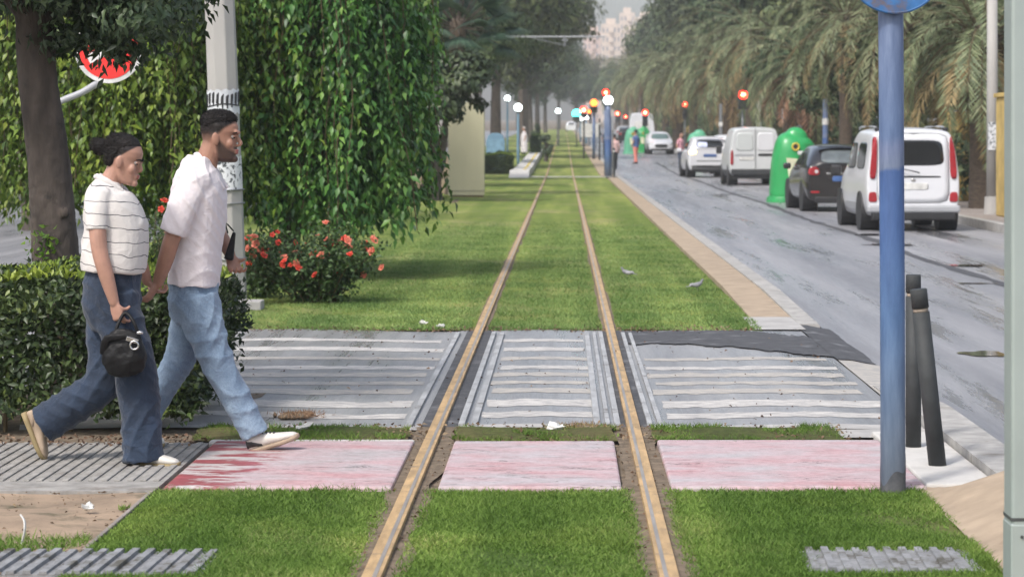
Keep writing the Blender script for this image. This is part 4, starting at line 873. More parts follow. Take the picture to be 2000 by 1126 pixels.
def person(loc, label, K, hero=True, group=None):
    """K: joints in metres relative to loc, x forward, y to the left, z up, and the clothes"""
    r = empty('person', loc, K.get('rz', 0), label=label, cat='person', group=group); vx = .0045 if hero else .014
    b = MB(); T = K['head_T']; H = K['H']; sc = K.get('sc', 1)
    add_head(b, T, H, sc, fem=K.get('fem', False))
    neck = K['neck']; b.loft(neck, K.get('neck_r', [.062, .055, .05, .05]), seg=16, n=3)
    tor = K['torso']; b.loft([p for p, _ in tor], [(a*.86, c*.86) for _, (a, c) in tor], seg=20, n=3)
    for key in ('arm_r', 'arm_l'):
        pts, rad = K[key]; b.loft(pts, rad, seg=14, n=4)
        w = K[key.replace('arm', 'hand')]; hand(b, pts[-1], w['d'], w['palm'], w['curl'], w.get('thumb', 1), w.get('s', 1), tc=w.get('tc', .5), spread=w.get('spread', .12)) if hero else b.ball(tuple(Vector(pts[-1])+Vector(w['d']).normalized()*.05), (.03, .035, .05))
    for key in ('leg_r', 'leg_l'):
        pts, rad = K[key]; b.loft(pts, [(q[0]*.72, q[1]*.72) if not np.isscalar(q) else q*.72 for q in rad], seg=14, n=4)
    o = b.build('body', [K['skin'], M['stubble'], M['lips']], r, remesh=vx, relax=2 if hero else 1)
    Ti = np.array(T.inverted()); me = o.data; nv = len(me.vertices); co = np.empty(nv*3); me.vertices.foreach_get('co', co); co = co.reshape(-1, 3)@Ti[:3, :3].T+Ti[:3, 3]
    x, y, t = co[:, 0]/sc, np.abs(co[:, 1])/sc, co[:, 2]/H; S = lambda a, lo, hi: np.clip((a-lo)/(hi-lo), 0, 1)
    near = (t > -.15) & (t < 1.15) & (y < .12) & (np.abs(x) < .14); g = np.zeros(nv)
    if K.get('beard'):
        up = np.interp(x, [-.01, .02, .045, .065, .085], [.46, .38, .29, .235, .2]); jaw = S(x, -.012, .008)*(1-S(t, up-.03, up+.05))*S(t, -.1, -.02)*.84; g = np.maximum(g, jaw)
        g = np.maximum(g, S(x, .07, .082)*S(t, .25, .27)*(1-S(t, .3, .325))*(1-S(y, .022, .034))*.9)
        g *= 1-(S(t, .17, .19)*(1-S(t, .25, .262))*(1-S(y, .016, .023))*S(x, .078, .086))
        fr = np.interp(t, [.3, .45, .55, .66, .76, .84], [-.04, -.03, .004, .03, .068, .08]); g = np.maximum(g, S(t, .28, .6)*(1-S(x, fr-.012, fr+.012)))
        g[(np.abs(x+.008) < .02) & (y > .0735) & (t > .28) & (t < .58)] = 0
    else:
        fr = np.interp(t, [.3, .5, .6, .7, .8, .86], [-.05, -.035, -.005, .02, .046, .06]); g = np.maximum(g, S(t, .3, .42)*(1-S(x, fr-.006, fr+.006))); g[(y > .0725) & (t < .58) & (np.abs(x+.008) < .022)] = 0
    g[~near] = 0; at = me.attributes.new('pigment', 'FLOAT', 'POINT'); at.data.foreach_set('value', g.astype(np.float32))
    mi = np.zeros(len(me.polygons), np.int32); pc = np.empty(len(me.polygons)*3); me.polygons.foreach_get('center', pc); pc = pc.reshape(-1, 3)@Ti[:3, :3].T+Ti[:3, 3]
    mi[(pc[:, 2]/H > .17) & (pc[:, 2]/H < .262) & (np.abs(pc[:, 1])/sc < .02) & (pc[:, 0]/sc > .088) & (pc[:, 0] < .13)] = 2
    me.polygons.foreach_set('material_index', mi); me.update()
    q = lambda x, y, t: tuple(T @ Vector((x*sc, y*sc, t*H)))
    if hero:
        for s in (-1, 1):
            e = MB(); e.ball(q(.0705, s*.031, .495), .0112, seg=14, rings=9, m=0); e.ball(q(.0772, s*.034, .488), (.0055, .0058, .0056), m=1); e.build('eye', [M['white_eye'], M['iris']], r, smooth=True)
            e = MB(); e.loft([q(.09, s*.012, .57), q(.089, s*.03, .588), q(.074, s*.05, .57)], [(.004, .005), (.0045, .005), (.002, .003)], seg=8, n=3); e.build('eyebrow', M['hair'], r, smooth=True)
            e = MB(); e.loft([q(.0835, s*.019, .512), q(.0845, s*.031, .525), q(.077, s*.045, .508)], [.004, .0055, .003], seg=8, n=3); e.build('eyelid', K['skin'], r, smooth=True)
    h = MB(); K['hair_f'](h, T, H, sc); h_o = h.build(K.get('hair_name', 'hair'), K.get('hair_m', M['hair']), r, remesh=.006 if hero else .014, relax=1, wrinkle=[(.005, .014)] if hero else None)
    if K.get('fade'):
        h = MB(); K['fade'](h, T, H, sc); h.build('cropped_hair', M['hair_fade'], r, remesh=.006, relax=1)
    if hero:
        hm = h_o.data; sel = rng.choice(len(hm.polygons), 5200); ps = np.array([hm.polygons[int(i)].center for i in sel]); ns = np.array([hm.polygons[int(i)].normal for i in sel])
        vi = np.nonzero(g > .8)[0]; vi = vi[(t[vi] > .4)]; vi = rng.choice(vi, 2600); bc = np.empty(nv*3); me.vertices.foreach_get('co', bc); bn = np.empty(nv*3); me.vertices.foreach_get('normal', bn); ps = np.concatenate([ps, bc.reshape(-1, 3)[vi]]); ns = np.concatenate([ns, bn.reshape(-1, 3)[vi]])
        fw = np.array(T.to_3x3() @ Vector((1, 0, 0))); upv = np.array(T.to_3x3() @ Vector((0, 0, 1))); n_ = len(ps)
        if K.get('fem'): dd = -fw*1.0+upv*.15+ns*.12+rng.normal(0, .16, (n_, 3)); LL, WW = .019, .0022
        else: dd = ns*.9+fw*.5-upv*.15+rng.normal(0, .35, (n_, 3)); LL, WW = .008, .002
        leaf_mesh('hair_strands', ps-ns*.001, dd, ns+rng.normal(0, .3, (n_, 3)), LL*(.5+rng.random(n_)), WW, M['hair'], h_o, fold=.1, curl=.05)
    s = MB()
    s.loft([p for p, _ in K['shirt']], [a for _, a in K['shirt']], seg=28, n=4, cap='flat', power=2.3)
    for key in ('sleeve_r', 'sleeve_l'):
        if key in K: pts, rad = K[key]; s.loft(pts, rad, seg=16, n=4, cap='flat')
    for (c, rr, rot) in K.get('shirt_add', []): s.ball(c, rr, rot)
    o = s.build('shirt', K['shirt_m'], r, remesh=.007 if hero else .016, relax=3 if hero else 1, folds=K.get('shirt_f') if hero else None)
    if 'collar' in K:
        s = MB()
        for pts, rad, sd in K['collar']: s.loft(pts, rad, side=sd, seg=10, n=3)
        s.build('collar', K.get('collar_m', K['shirt_m']), r, remesh=.005, relax=1)
    s = MB()
    for key in ('trouser_r', 'trouser_l'):
        pts, rad = K[key]; s.loft(pts, rad, seg=22, n=5, cap='flat')
    s.loft([p for p, _ in K['hips']], [a for _, a in K['hips']], seg=24, n=3, cap='flat')
    s.build('trousers', K['trouser_m'], r, remesh=.008 if hero else .016, relax=3 if hero else 1, folds=K.get('trouser_f') if hero else None)
    for (heel, toe, up, um, sm, wd) in K['shoes']: shoe(r, heel, toe, up, um, sm, wd, hero)
    return r
def shoe(r, heel, toe, up, um, sm, wd=.05, hero=True):
    """heel and toe: the two ends of the sole on its underside"""
    heel = Vector(heel); toe = Vector(toe); f = toe-heel; L = f.length; f.normalize(); up = Vector(up); up = (up-up.dot(f)*f).normalized(); sd = up.cross(f)
    def sec(b, rows, m=0):
        vs = []; fs = []; seg = 14
        for (u, w, z0, z1, pw) in rows:
            for k in range(seg):
                a = 2*math.pi*k/seg; c, s = math.cos(a), math.sin(a); e = 2/pw
                c = math.copysign(abs(c)**e, c); s = math.copysign(abs(s)**e, s)
                vs.append(heel+f*L*u+sd*w*c*wd/.05+up*((z0+z1)/2+(z1-z0)/2*s))
        n = len(rows)
        for i in range(n-1):
            for k in range(seg): fs.append((i*seg+k, i*seg+(k+1) % seg, (i+1)*seg+(k+1) % seg, (i+1)*seg+k))
        fs.append(tuple(reversed(range(seg)))); fs.append(tuple(range((n-1)*seg, n*seg))); b.add(vs, fs, m)
    b = MB(); sec(b, [(-.0, .012, .02, .05, 2), (.02, .028, .018, .1, 2.2), (.12, .034, .018, .108, 2.2), (.28, .035, .018, .1, 2.2), (.42, .037, .018, .088, 2.2), (.6, .044, .018, .07, 2.4), (.8, .046, .018, .056, 2.4), (.93, .036, .018, .046, 2.2), (.99, .014, .02, .034, 2)])
    u = b.build('shoe', um, r, remesh=.006 if hero else 0, relax=2 if hero else 0, smooth=True)
    b = MB(); sec(b, [(-.025, .014, 0, .028, 3), (.0, .03, 0, .03, 4), (.15, .037, 0, .03, 4), (.45, .037, 0, .028, 4), (.7, .049, 0, .027, 4), (.9, .042, .003, .03, 4), (1.0, .024, .008, .034, 3), (1.015, .01, .012, .03, 2)])
    b.build('sole', sm, u, smooth=True)
    if hero:
        b = MB(); sec(b, [(-.01, .018, .03, .075, 2), (.02, .032, .03, .085, 2.2), (.12, .0365, .028, .082, 2.2), (.22, .037, .028, .06, 2.2), (.3, .036, .028, .045, 2.2)]); b.build('heel_counter', M['shoe_blk'] if wd > .055 else M['shoe_tan'], u, smooth=True)
        b = MB()
        for q in (.36, .43, .5, .57):
            c = heel+f*L*q+up*(.1-.075*(q-.28)); b.loft([tuple(c-sd*.024-up*.012), tuple(c), tuple(c+sd*.024-up*.012)], [.0045]*3, seg=6, n=2)
        b.build('laces', M['shoe_blk'] if um is M['shoe_w'] else M['shoe_w'], u, smooth=True)

def headT(center_low, pitch, yaw=0):      # origin: under the chin in line with the ear
    return Matrix.Translation(center_low) @ Matrix.Rotation(yaw, 4, 'Z') @ Matrix.Rotation(pitch, 4, 'Y')

# ---- the man: white open shirt, pale jeans, striding right
YM = 13.4; OM = Vector((P(385, 885, YM).x, YM, 0))
def m(px, py, dy=0): return tuple(P(px, py, YM)+Vector((0, dy, 0))-OM)
Hm = .268
Tm = headT(Vector(m(427, 316, 0)), R(3), R(-3))
def hair_m(h, T, H, sc):
    rows = [(.68, -.03, -.09, .06), (.73, .03, -.098, .069), (.78, .07, -.102, .071), (.82, .081, -.1015, .0705), (.87, .079, -.097, .068), (.92, .069, -.088, .062), (.98, .05, -.07, .047), (1.02, .018, -.035, .022)]
    head_ring(h, H, rows, grow=.002, T=T, sc=sc)
def fade_m(h, T, H, sc):
    rows = [(.22, -.035, -.07, .05), (.3, -.034, -.08, .0585), (.42, -.032, -.091, .0655), (.5, -.016, -.0975, .0705), (.56, .006, -.101, .0725), (.62, .03, -.104, .0735), (.68, .05, -.106, .0745)]
    head_ring(h, H, rows, grow=.0012, T=T, sc=sc)
K = dict(head_T=Tm, H=Hm, sc=1.04, skin=M['skin_beard'], beard=True, hair_f=hair_m,
    neck=[m(396, 345, 0), m(402, 318, 0), m(411, 295, 0), m(418, 272, 0)], neck_r=[(.07, .08), (.062, .06), (.056, .056), (.055, .055)],
    torso=[(m(378, 585), (.12, .16)), (m(383, 500), (.125, .165)), (m(387, 430), (.14, .18)), (m(388, 370), (.13, .19)), (m(388, 335), (.1, .15))],
    arm_r=([m(384, 368, -.155), m(372, 400, -.19), m(352, 452, -.22), m(336, 503, -.215), m(320, 548, -.2)], [.045, .048, .044, .042, .029]),
    arm_l=([m(392, 368, .155), m(400, 400, .22), m(412, 452, .25), m(428, 478, .22), m(441, 500, .18)], [.055, .05, .042, .038, .028]),
    hand_r=dict(d=(-.52, -.06, -.85), palm=(-.75, .25, .45), curl=.75, thumb=1, s=1.02, tc=.6), hand_l=dict(d=(.3, -.3, -.8), palm=(.5, -.8, 0), curl=.8, thumb=-1),
    shirt=[(m(378, 557), (.137, .185)), (m(380, 520), (.138, .188)), (m(382, 480), (.14, .19)), (m(385, 430), (.151, .2)), (m(388, 385), (.148, .21)), (m(388, 350), (.13, .2)), (m(389, 325), (.098, .15)), (m(393, 305), (.07, .085))],
    sleeve_r=([m(388, 352, -.15), m(374, 388, -.2), m(362, 420, -.215), m(349, 453, -.222)], [(.085, .075), (.082, .066), (.078, .064), (.073, .064)]),
    sleeve_l=([m(392, 352, .15), m(400, 395, .2), m(408, 440, .23)], [(.08, .07), (.074, .066), (.07, .064)]),
    collar=[([m(385, 302, .03), m(389, 304, -.05), m(402, 322, -.085), m(424, 350, -.07), m(438, 368, -.045)], [(.016, .013), (.02, .013), (.022, .014), (.022, .014), (.012, .01)], (0, 1, .3)),
            ([m(385, 302, -.03), m(389, 304, .05), m(402, 322, .085), m(424, 350, .07), m(440, 365, .05)], [(.016, .013), (.02, .013), (.022, .014), (.022, .014), (.012, .01)], (0, 1, -.3))],
    shirt_m=M['white_shirt'], shirt_add=[(m(386, 356, -.15), (.1, .085, .09), None), (m(390, 352, .155), (.09, .08, .085), None), (m(412, 365, -.07), (.06, .1, .07), None)],
    shirt_f=[(.011, 26, 3, 13, 1.3, .4), (.008, -20, 8, 24, 1.1, 2.1), (.005, 45, 10, 38, 1.5, 1.1)], trouser_f=[(.011, 14, 4, 34, 1.6, .9), (.009, 34, 12, -16, 1.4, 2.5), (.004, 30, 15, 60, 1.6, 4)],
    hips=[(m(378, 535), (.13, .165)), (m(378, 565), (.134, .17)), (m(376, 600), (.13, .165)), (m(378, 628), (.1, .12))],
    leg_r=([m(385, 580, -.08), m(408, 640, -.09), m(430, 700, -.09), m(470, 772, -.09), m(510, 848, -.09)], [.1, .095, .07, .065, .045]),
    leg_l=([m(376, 590, .08), m(362, 650, .09), m(345, 705, .09), m(308, 768, .09), m(270, 832, .09)], [.1, .095, .07, .065, .045]),
    trouser_r=([m(386, 580, -.075), m(404, 635, -.085), m(427, 700, -.09), m(453, 750, -.09), m(480, 800, -.09), m(503, 846, -.09)], [(.124, .105), (.108, .1), (.09, .09), (.083, .085), (.078, .082), (.073, .078)]),
    trouser_l=([m(374, 590, .08), m(362, 645, .09), m(347, 700, .09), m(322, 745, .09), m(295, 790, .09), m(272, 826, .09)], [(.115, .1), (.1, .098), (.086, .09), (.078, .085), (.072, .08), (.07, .078)]),
    trouser_m=M['denim_l'],
    shoes=[(m(494, 884, -.09), m(589, 852, -.1), (-.25, 0, 1), M['shoe_w'], M['shoe_tan'], .058), (m(252, 852, .09), m(312, 880, .09), (.4, 0, 1), M['shoe_w'], M['gum'], .05)])
person(OM, 'man with short dark hair and beard in white shirt and pale jeans, striding ahead', K)

# ---- the woman: striped knit polo, dark jeans, hair in a bun
YW = 12.9; OW = Vector((P(235, 905, YW).x, YW, 0))
def w(px, py, dy=0): return tuple(P(px, py, YW)+Vector((0, dy, 0))-OW)
Hw = .238
Tw = headT(Vector(w(233, 357, 0)), R(14), R(-6))
def hair_w(h, T, H, sc):
    rows = [(.3, -.045, -.08, .05), (.42, -.028, -.096, .0665), (.5, -.02, -.104, .0705), (.56, -.004, -.108, .071), (.63, .014, -.112, .072), (.7, .034, -.114, .0725), (.78, .056, -.114, .0725), (.84, .067, -.112, .072), (.9, .06, -.106, .067), (.98, .042, -.085, .052), (1.04, .012, -.045, .02)]
    head_ring(h, H, rows, grow=.003, T=T, sc=sc)
    q = lambda x, y, t: tuple(T @ Vector((x*sc, y*sc, t*H)))
    h.ball(q(-.148, 0, .66), (.042, .045, .04)); h.ball(q(-.17, 0, .72), (.022, .03, .02)); h.ball(q(-.172, -.01, .6), (.02, .028, .02)); h.ball(q(-.145, .01, .55), (.028, .03, .025)); h.ball(q(-.118, 0, .62), (.03, .035, .03))
KW = dict(fem=True, head_T=Tw, H=Hw, sc=.95, skin=M['skin_whair'], hair_f=hair_w,
    neck=[w(212, 372, 0), w(217, 352, 0), w(224, 336, 0), w(229, 318, 0)], neck_r=[(.06, .07), (.052, .052), (.047, .048), (.046, .048)],
    torso=[(w(222, 575), (.13, .15)), (w(222, 500), (.125, .14)), (w(222, 440), (.13, .145)), (w(212, 395), (.11, .155)), (w(212, 372), (.07, .11))],
    arm_r=([w(202, 398, -.14), w(203, 430, -.18), w(208, 482, -.2), w(222, 535, -.2), w(236, 585, -.19)], [.048, .045, .041, .038, .026]),
    arm_l=([w(218, 398, .14), w(232, 440, .19), w(248, 490, .23), w(260, 528, .28), w(268, 556, .31)], [.045, .042, .037, .034, .025]),
    hand_r=dict(d=(.25, 0, -1), palm=(.5, .85, 0), curl=.85, thumb=1, s=.96, tc=.7), hand_l=dict(d=(.6, .25, -.62), palm=(.7, .3, .5), curl=.95, thumb=1, s=.9, tc=.8),
    shirt=[(w(221, 531), (.157, .175)), (w(222, 515), (.166, .182)), (w(225, 480), (.166, .176)), (w(226, 445), (.16, .172)), (w(217, 408), (.142, .178)), (w(209, 378), (.108, .155)), (w(211, 358), (.07, .09)), (w(213, 350), (.058, .065))],
    sleeve_r=([w(202, 378, -.13), w(201, 405, -.165), w(202, 447, -.185)], [(.07, .06), (.062, .056), (.056, .054)]),
    sleeve_l=([w(215, 378, .13), w(228, 408, .175), w(238, 447, .2)], [(.07, .06), (.062, .056), (.056, .054)]),
    shirt_add=[(w(203, 386, -.13), (.07, .062, .066), None), (w(215, 386, .125), (.07, .062, .066), None), ((w(268, 440, -.055)), (.05, .06, .055), None), ((w(268, 440, .055)), (.05, .06, .055), None)],
    collar=[([w(190, 346, .03), w(194, 346, -.045), w(214, 356, -.075), w(240, 374, -.055), w(254, 386, -.03)], [(.016, .011), (.022, .011), (.024, .012), (.02, .012), (.01, .008)], (0, 1, .3)),
            ([w(190, 346, -.03), w(194, 346, .045), w(214, 356, .075), w(240, 374, .055), w(254, 386, .03)], [(.016, .011), (.022, .011), (.024, .012), (.02, .012), (.01, .008)], (0, 1, -.3))],
    collar_m=M['knit_plain'], shirt_m=M['knit'], shirt_f=[(.007, 18, 3, 26, 1.2, .4), (.005, -24, 8, 20, 1.0, 2.1)], trouser_f=[(.011, 20, 6, 28, 1.5, .2), (.01, 36, 12, -12, 1.4, 1.5), (.004, 40, 15, 55, 1.6, 3)],
    hips=[(w(222, 520), (.14, .15)), (w(220, 550), (.146, .165)), (w(218, 600), (.148, .17)), (w(222, 640), (.11, .13))],
    leg_r=([w(226, 590, -.075), w(250, 650, -.08), w(271, 715, -.08), w(280, 800, -.08), w(283, 880, -.08)], [.1, .095, .07, .06, .04]),
    leg_l=([w(212, 590, .075), w(210, 660, .08), w(208, 735, .08), w(140, 785, .08), w(78, 835, .08)], [.1, .095, .075, .06, .04]),
    trouser_r=([w(225, 580, -.07), w(246, 645, -.08), w(266, 705, -.085), w(276, 760, -.085), w(281, 820, -.085), w(286, 896, -.085)], [(.13, .11), (.12, .105), (.112, .1), (.108, .1), (.103, .1), (.106, .1)]),
    trouser_l=([w(212, 585, .075), w(207, 645, .08), w(208, 700, .08), w(190, 755, .08), w(135, 795, .08), w(76, 833, .08)], [(.13, .11), (.118, .105), (.112, .1), (.1, .1), (.098, .097), (.1, .095)]),
    trouser_m=M['denim_d'],
    shoes=[(w(266, 908, -.085), w(357, 909, -.1), (0, 0, 1), M['shoe_w'], M['gum'], .052), (w(36, 812, .08), w(74, 903, .08), (.9, 0, .38), M['shoe_tan'], M['gum'], .052)])
person(OW, 'woman with dark bun, striped white knit top and dark jeans, carrying a black bag', KW)

# handbag hanging from the woman's right hand
yb = YW-.24; O = P(240, 700, yb); r = empty('handbag', O, label='small black handbag with silver clasp hanging from the hand of the woman', cat='handbag')
def hb(px, py, dy=0): return tuple(P(px, py, yb)+Vector((0, dy, 0))-O)
s = MB(); s.loft([hb(244, 716), hb(243, 700), hb(243, 672), hb(246, 650)], [(.1, .05), (.112, .055), (.1, .045), (.07, .02)], side=(0, 1, 0), seg=20, n=4, cap='round', power=3); s.build('bag_body', M['bag'], r, remesh=.007, relax=2, wrinkle=[(.012, .04)])
s = MB(); s.loft([hb(222, 668), hb(228, 640), hb(242, 612, .03), hb(262, 630), hb(274, 664)], [.009]*5, seg=8, n=5); s.build('handle', M['bag'], r, smooth=True)
s = MB(); s.box(hb(262, 662, -.052), (.06, .012, .022), rot=Matrix.Rotation(.3, 3, 'Y')); s.torus(hb(266, 672, -.058), .02, .005); s.ball(hb(276, 648, -.045), (.018, .008, .009)); s.build('clasp', M['chrome'], r, bevel=.003)
s = MB(); s.loft([hb(205, 690, -.03), hb(212, 660, -.05), hb(250, 655, -.055)], [(.02, .004), (.02, .004), (.012, .004)], seg=8, n=3); s.build('flap', M['bag'], r, smooth=True)
# dark pouch in the man's left hand
O = P(452, 480, YM+.12); r = empty('pouch', O, label='small black pouch held in front of the man in his far hand', cat='pouch')
s = MB(); s.box((0, 0, 0), (.05, .05, .15), rot=Matrix.Rotation(.2, 3, 'Y'), taper=.35); s.build('pouch_body', M['bag'], r, bevel=.012)
s = MB(); s.loft([(-.02, 0, .07), (-.03, 0, .12), (.01, 0, .08)], [.004]*3, seg=6, n=3); s.build('strap', M['bag'], r)

# ---- people far along the avenue, one simple walking figure in different clothes
def far_person(px, pyf, Yd, hgt, label, top, bottom, hairm='dark', rz=0, robe=False, arms='down', stride=.12, group=None, skin=None):
    base = Vector(((px-1101)*Yd/5000, Yd, gz(Yd) if not robe else gz(Yd)+.25)); k = hgt/1.72
    base.z += -.045 if base.x > 2.3 and not robe else .05 if 1.5 < base.x <= 2.3 and not robe else 0
    v = lambda x, y, z: (x*k, y*k, z*k)
    T = Matrix.Translation(v(.02, 0, 1.49)) @ Matrix.Rotation(.1, 4, 'Y')
    def hf(h, T, H, sc):
        rows = [(.3, -.05, -.08, .05), (.45, -.03, -.1, .07), (.6, .0, -.11, .075), (.7, .07, -.112, .078), (.85, .075, -.105, .074), (1.0, .03, -.06, .04)]
        head_ring(h, H, rows, grow=.006, T=T, sc=sc)
    st = stride
    KK = dict(rz=rz, head_T=T, H=.225*k, sc=k, skin=skin or M['skin_w'], hair_f=hf, hair_m=c_white if robe else M['hair'], hair_name='head_scarf' if robe else 'hair', neck=[v(0, 0, 1.36), v(0, 0, 1.42), v(.01, 0, 1.48), v(.01, 0, 1.53)],
        torso=[(v(0, 0, .9), (.1, .14)), (v(0, 0, 1.1), (.1, .13)), (v(0, 0, 1.3), (.11, .16)), (v(0, 0, 1.4), (.07, .12))],
        arm_r=([v(0, -.18, 1.36), v(-.04, -.23, 1.1), v(.04, -.22, .88)], [.045, .04, .028]), arm_l=([v(0, .18, 1.36), v(-.02, .23, 1.1), v(.08, .22, .9)], [.045, .04, .028]),
        hand_r=dict(d=(0, 0, -1)), hand_l=dict(d=(0, 0, -1)),
        shirt=[(v(0, 0, .84 if not robe else .12), (.13 if not robe else .19, .17 if not robe else .24)), (v(0, 0, 1.05), (.125 if not robe else .2, .165 if not robe else .23)), (v(0, 0, 1.28), (.135, .185)), (v(0, 0, 1.39), (.09, .14)), (v(0, 0, 1.43), (.06, .07))],
        sleeve_r=([v(0, -.16, 1.35), v(-.03, -.21, 1.15)], [.07, .06]), sleeve_l=([v(0, .16, 1.35), v(-.01, .21, 1.15)], [.07, .06]), shirt_m=top,
        hips=[(v(0, 0, .95), (.12, .155)), (v(0, 0, .82), (.125, .16)), (v(0, 0, .74), (.09, .12))],
        leg_r=([v(0, -.08, .85), v(st*.6, -.09, .47), v(st, -.09, .1)], [.09, .07, .045]), leg_l=([v(0, .08, .85), v(-st*.3, .09, .47), v(-st, .09, .1)], [.09, .07, .045]),
        trouser_r=([v(0, -.08, .85), v(st*.6, -.09, .47), v(st, -.09, .09)], [.1, .085, .075]), trouser_l=([v(0, .08, .85), v(-st*.3, .09, .47), v(-st, .09, .09)], [.1, .085, .075]), trouser_m=bottom,
        shoes=[(v(st-.06, -.09, 0), v(st+.18, -.09, 0), (0, 0, 1), M['shoe_blk'], M['shoe_blk'], .05), (v(-st-.06, .09, 0), v(-st+.18, .09, 0), (0, 0, 1), M['shoe_blk'], M['shoe_blk'], .05)])
    return person(base, label, KK, hero=False, group=group)
c_pink = cloth('pink_shirt_fabric', (.62, .3, .36)); c_salmon = cloth('salmon_trouser_fabric', (.62, .2, .16)); c_blue = cloth('blue_shirt_fabric', (.06, .12, .3)); c_dark = cloth('dark_trouser_fabric', (.02, .022, .03)); c_slate = cloth('slate_trouser_fabric', (.05, .065, .1)); c_white = cloth('white_robe_fabric', (.66, .62, .65)); c_palepink = cloth('pale_pink_fabric', (.64, .42, .4))
far_person(1242, 318, 136, 1.8, 'person in a blue top and salmon red trousers walking on the wet road', c_blue, c_salmon, rz=2.4)
far_person(1329, 330, 120, 1.8, 'person in a pink shirt and dark trousers standing behind the white parked car', c_pink, c_slate, rz=-.6, stride=.04)
far_person(1200, 326, 121, 1.68, 'person in a pale pink top and black trousers by the kerb near the blue pole', c_palepink, c_dark, rz=1.8)
far_person(1024, 300, 150, 1.62, 'person wrapped in white clothes and a white head cover waiting on the platform', c_white, c_white, rz=-2.8, robe=True, stride=.03)
far_person(1183, 300, 165, 1.7, 'distant person in dark clothes walking in front of the blue poles', c_slate, c_dark, rz=1.4)
# ---------------------------------------------------------------- vehicles
def patch(bvh, quad, view, off=.006, rings=7, seg=40, pw=5.0, dist=6):
    """a rounded panel laid on the body: quad = 4 corners in (u, z) of the given view, bottom-left first, counter-clockwise"""
    q = [np.array(p, float) for p in quad]; d = dict(rear=Vector((0, 1, 0)), front=Vector((0, -1, 0)), left=Vector((1, 0, 0)), right=Vector((-1, 0, 0)))[view]
    pts = []
    for i in range(rings+2):
        t = min(i, rings)/rings
        for k in range(seg if i else 1):
            a = 2*math.pi*k/seg; c, s = math.cos(a), math.sin(a); f = (abs(c)**pw+abs(s)**pw)**(-1/pw)*t
            u, v_ = (c*f+1)/2, (s*f+1)/2
            p = (q[0]*(1-u)+q[1]*u)*(1-v_)+(q[3]*(1-u)+q[2]*u)*v_
            o = Vector((p[0], 0, p[1])) if view in ('rear', 'front') else Vector((0, p[0], p[1]))
            hit, n, _, _ = bvh.ray_cast(o-d*dist, d)
            if hit is None:
                hit = pts[-1][0] if pts else o; n = -d
            pts.append((hit, i))
    vs = [tuple(h-d*(off if i <= rings else -.012)) for h, i in pts]; fs = []
    for k in range(seg): fs.append((0, 1+k, 1+(k+1) % seg))
    for i in range(rings):
        for k in range(seg):
            a = 1+i*seg+k; b = 1+i*seg+(k+1) % seg; fs.append((a, a+seg, b+seg, b))
    return vs, fs
def wheel(parent, x, y, rr, wd, m_rim):
    b = MB(); prof = [(rr*.62, -.5), (rr*.9, -.5), (rr, -.36), (rr, .36), (rr*.9, .5), (rr*.62, .5)]; seg = 28; vs = []; fs = []
    for k in range(seg):
        a = 2*math.pi*k/seg
        for (q, s) in prof: vs.append((x+s*wd, y+q*math.cos(a), rr+q*math.sin(a)))
    n = len(prof)
    for k in range(seg):
        for j in range(n): fs.append((k*n+j, k*n+(j+1) % n, ((k+1) % seg)*n+(j+1) % n, ((k+1) % seg)*n+j))
    b.add(vs, fs); t = b.build('wheel', M['tyre'], parent, smooth=True)
    b = MB(); b.cyl((x-wd*.42, y, rr), (x+wd*.42, y, rr), rr*.6, seg=20)
    for s in (-1, 1):
        for k in range(5):
            a = k*1.2566; b.box((x+s*wd*.44, y+math.cos(a)*rr*.33, rr+math.sin(a)*rr*.33), (.02, .06, rr*.5), rot=Matrix.Rotation(a-math.pi/2, 3, 'X'))
    b.build('rim', m_rim, t)
